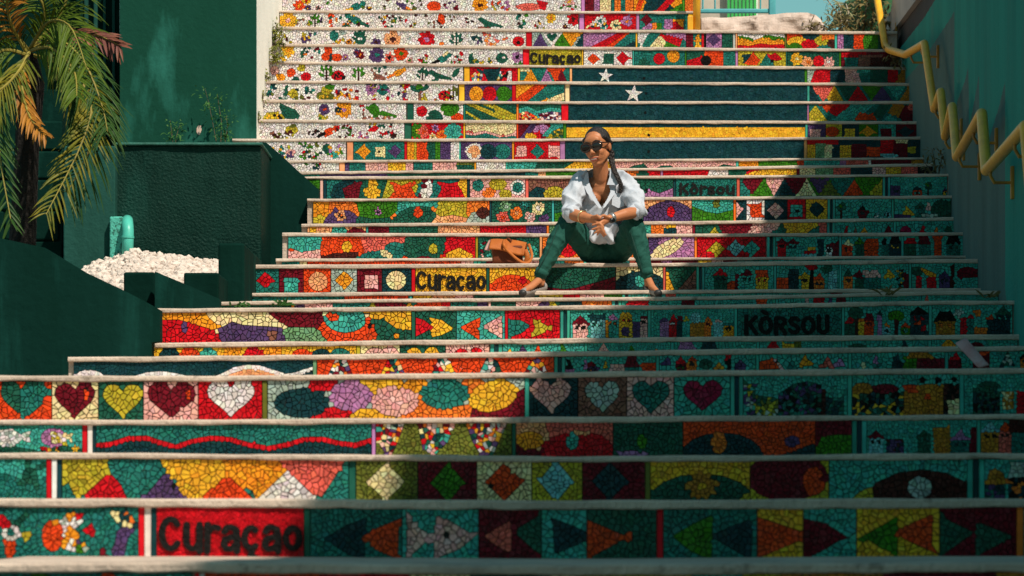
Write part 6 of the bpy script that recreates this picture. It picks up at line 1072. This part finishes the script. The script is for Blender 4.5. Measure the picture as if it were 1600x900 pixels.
def plate(name, px, y, th, m, parent, ylean=0.0):
    n = len(px); vs = [PY(u, v, y+ylean*(v-px[0][1])) for u, v in px]; vs += [q+Vector((0, th, 0)) for q in vs]
    o = fixn(mesh(name, vs, [tuple(range(n)), tuple(range(n, 2*n))[::-1]]+[(i, (i+1) % n, n+(i+1) % n, n+i) for i in range(n)], m, parent)); return o
plate('collar', [(919, 268), (915, 272), (909, 287), (912, 296), (920.5, 288)], 23.905, .006, SHIRT, sh_o, -.0012)
plate('collar', [(953, 263), (957, 266), (967, 286), (964, 289.5), (948.5, 288.5), (952.5, 276)], 23.90, .006, SHIRT, sh_o, -.0012)
plate('lapel', [(917.5, 276), (911, 287), (917, 301), (936, 325), (941, 325.5), (927, 303)], 23.90, .005, SHIRT, sh_o, -.0016)
plate('lapel', [(952, 289), (963, 290), (960, 304), (946, 323), (941.5, 326), (954, 300)], 23.90, .005, SHIRT, sh_o, -.0016)
plate('pocket', [(957, 301), (976, 303), (975, 322), (966, 325), (956, 320)], 23.885, .004, SHIRT, sh_o, -.0006)
for a, b in (((890, 332.5, 23.80), (897, 335.5, 23.765)), ((998, 328, 23.80), (991.5, 331, 23.77))):
    bm = bmesh.new(); p0, p1 = B(*a), B(*b); tube_bm(bm, [p0, p0.lerp(p1, .5), p1], [.053, .055, .0505], 18); q = bm_obj('cuff', bm, SHIRT, sh_o, True)
# trousers
blob('trousers', legs(.94, .009)+[('e', B(945, 384, 24.19), (.16, .125, .098)), ('c', (B(930, 391, 24.14), .088), (B(962, 391, 24.14), .088))], .006, TROU, per, 3, wr(.0065, 15))
for (u, v), s_ in (((845.5, 427), 1), ((1010.5, 426), 1)):
    dv = (B(867, 384, 23.81)-B(844, 430, 23.77)).normalized() if u < 900 else (B(999, 384, 23.81)-B(1011, 429, 23.77)).normalized()
    bm = bmesh.new(); c = B(u, v, 23.77); tube_bm(bm, [c-dv*.018, c, c+dv*.02], [.0405, .0415, .042], 18); bm_obj('trouser_hem', bm, TROU, per, True)
SEAM = mat('trouser_seam', (.006, .040, .030), None, rough=.9)
for px in ([(873, 350, 23.80), (863, 378, 23.752), (850, 405, 23.728), (838, 426, 23.735)], [(985, 362, 23.79), (992, 385, 23.752), (999, 408, 23.735), (1004, 426, 23.738)]):
    bm = bmesh.new(); tube_bm(bm, [PY(*q) for q in px], .0035, 6); bm_obj('seam', bm, SEAM, per)
# shoes
SHOE = mat('grey_suede', (.30, .27, .26), (.24, .22, .21), 20, .75, .2, 100); TOE = mat('black_toe', (.03, .028, .028), None, rough=.5); SOLE = mat('shoe_sole', (.05, .045, .04), None, rough=.8)
def shoe(h, mid, t, cut):
    def post(bm):
        kill = [f for f in bm.faces if f.normal.z > .05 and cut(*(lambda c: (U0+c.x*F/c.y, V0-c.z*F/c.y))(f.calc_center_median()))]
        bmesh.ops.delete(bm, geom=kill, context='FACES')
    o = blob('shoe', [('c', (B(*h), .032), (B(*mid), .030), (B(*t), .026))], .005, SHOE, per, 3, post)
    tv = (B(*t)-B(*mid)).normalized()
    blob('toe_cap', [('e', B(*t)+tv*.009+Vector((0, -.001, .001)), (.0265, .0245, .022))], .004, TOE, o, 2)
    bm = bmesh.new()
    dn = Vector((0, 0, -.026)); tube_bm(bm, [B(*h)+dn, B(*mid)+dn, B(*t)+dn+tv*.012], [.024, .022, .018], 10)
    for v in bm.verts: v.co.z = min(v.co.z, max(v.co.z*.0+B(*h).z-.022, v.co.z-.004))
    bm_obj('sole', bm, SOLE, o)
    return o
shoe((848, 448, 23.78), (834, 452, 23.695), (818, 457.5, 23.60), lambda u, v: 822 < u < 851 and v < 455)
shoe((1014, 448, 23.79), (1019, 452.5, 23.70), (1027.5, 457.5, 23.61), lambda u, v: v < 454.5)
# watch and bracelet
fa, fw = B(976, 335, 23.71), B(951, 342, 23.635); ax = (fw-fa).normalized(); c = fa.lerp(fw, .80)
bm = bmesh.new(); tube_bm(bm, [c-ax*.011, c+ax*.011], [.0315, .031], 18); wat = bm_obj('watch', bm, mat('silver_band', (.55, .54, .52), None, rough=.3, metal=.8), per, True)
bm = bmesh.new(); fc = c+Vector((0, -.028, -.016)); cap(bm, fc-ax*.006, .0165, fc+ax*.006, .0165, 12); bm_obj('watch_face', bm, mat('black_glass', (.008, .008, .009), None, rough=.15, spec=.6), wat, True)
c = B(910.5, 339, 23.69); ax = (B(924, 342, 23.635)-B(907, 338.5, 23.71)).normalized(); x_ = ax.orthogonal().normalized(); y_ = ax.cross(x_)
bm = bmesh.new(); tube_bm(bm, [c+(x_*math.cos(6.2832*k/24)+y_*math.sin(6.2832*k/24))*.0385 for k in range(25)], .0034, 8, False); bm_obj('bracelet', bm, mat('brass', (.8, .6, .3), None, rough=.3, metal=.9), per, True)

# ------------------------------------------------------------------ leather bag beside her
TAN = mat('tan_leather', (.50, .145, .028), (.38, .10, .02), 9, .6, .15, 90, .15); SHADE_TAN = mat('shaded_tan_leather', (.17, .042, .016), (.12, .03, .012), 9, .6, .15, 90, .15)  # second leather is the first darkened for shade under the flap
bag = empty('handbag', PY(792, 411, 24.1)); tag(bag, 'tan leather fold over handbag with a looped strap lying on the step', 'handbag')
def bagbody(bm):
    for v in bm.verts: v.co += Vector((noise.noise(v.co*14)*.006, noise.noise(v.co*11+Vector((3, 1, 2)))*.006, 0))
zs_ = (V0-411)/250+.002
bm = bmesh.new(); xl, xr = (769.5-U0)/249, (817-U0)/249; box_bm(bm, xl, xr, 24.05, 24.15, zs_, zs_+.112, .012); bmesh.ops.subdivide_edges(bm, edges=[e for e in bm.edges if e.calc_length() > .03], cuts=5, use_grid_fill=True); bagbody(bm)
reparent(bm_obj('bag_body', bm, SHADE_TAN, None, True), bag)
vs, fs = [], []; nu, nv = 26, 14
for j in range(nu+1):
    t = j/nu
    for k in range(nv+1):
        q = k/nv
        if q < .35: a = q/.35; y = 24.16-.055*a; vb_ = (397+3*t)-(397+3*t-(374+5*t-4*math.sin(3.1*t)*.6))*min(1, a*1.25)
        else: a = (q-.35)/.65; y = 24.105-.075*math.sin(a*1.45); vb_ = (373.6+5.4*t-1.8*math.sin(6*t))+(390+8.5*t-(374+5*t))*a**1.25
        u = 765+60*t+(3.4-4.4*q)*(1-t)-7*q*t*max(0, t-.5)*2
        w_ = noise.noise((t*5, q*3, 1))*.007+.008*math.exp(-((t-.37)/.05)**2)*-1
        vs.append(PY(u, vb_, y-w_-.004))
for j in range(nu):
    for k in range(nv): a = j*(nv+1)+k; fs.append((a, a+1, a+nv+2, a+nv+1))
fo = mesh('flap', vs, fs, TAN, None, True); so = fo.modifiers.new('t', 'SOLIDIFY'); so.thickness = .007; reparent(fo, bag)
def belt(name, px, wd, m):
    ps = [PY(*q) for q in px]; vs, fs = [], []; N = 40; cs2 = []
    for k in range(N+1):
        t = k/N*(len(ps)-1); i = min(len(ps)-2, int(t)); f = t-i; a, b, c_, d = ps[max(0, i-1)], ps[i], ps[i+1], ps[min(len(ps)-1, i+2)]
        cs2.append(.5*((2*b)+(c_-a)*f+(2*a-5*b+4*c_-d)*f*f+(3*b-a-3*c_+d)*f*f*f))
    for k, q in enumerate(cs2):
        tg = (cs2[min(N, k+1)]-cs2[max(0, k-1)]).normalized(); sd_ = tg.cross(Vector((0, -1, .3))).normalized()*wd
        vs += [tuple(q-sd_), tuple(q+sd_)]
    fs = [(2*k, 2*k+1, 2*k+3, 2*k+2) for k in range(N)]; o = mesh(name, vs, fs, m, None, True); q = o.modifiers.new('t', 'SOLIDIFY'); q.thickness = .005; return reparent(o, bag)
belt('strap', [(788, 374, 24.09), (787, 381, 24.022), (791, 389, 24.015), (798, 396, 24.012), (807, 404, 24.01), (817, 410, 24.015), (826, 409.5, 24.03), (831, 401, 24.05), (830, 393, 24.07), (826, 381, 24.09)], .0085, TAN)
belt('strap_loop', [(790, 375, 24.12), (794, 372.5, 24.10), (799, 376.5, 24.07)], .006, SHADE_TAN)
belt('side_gusset', [(820, 390, 24.06), (824, 400, 24.05), (822, 409, 24.05)], .016, TAN)
plate('lining', [(764, 375), (770, 374), (771, 384), (765, 392), (757, 390), (760, 383)], 24.10, .012, mat('pink_scarf', (.75, .45, .40), (.5, .2, .2), 30, .9), None).parent = None
for o in list(bpy.data.objects):
    if o.name == 'lining': reparent(o, bag); o.name = 'scarf'
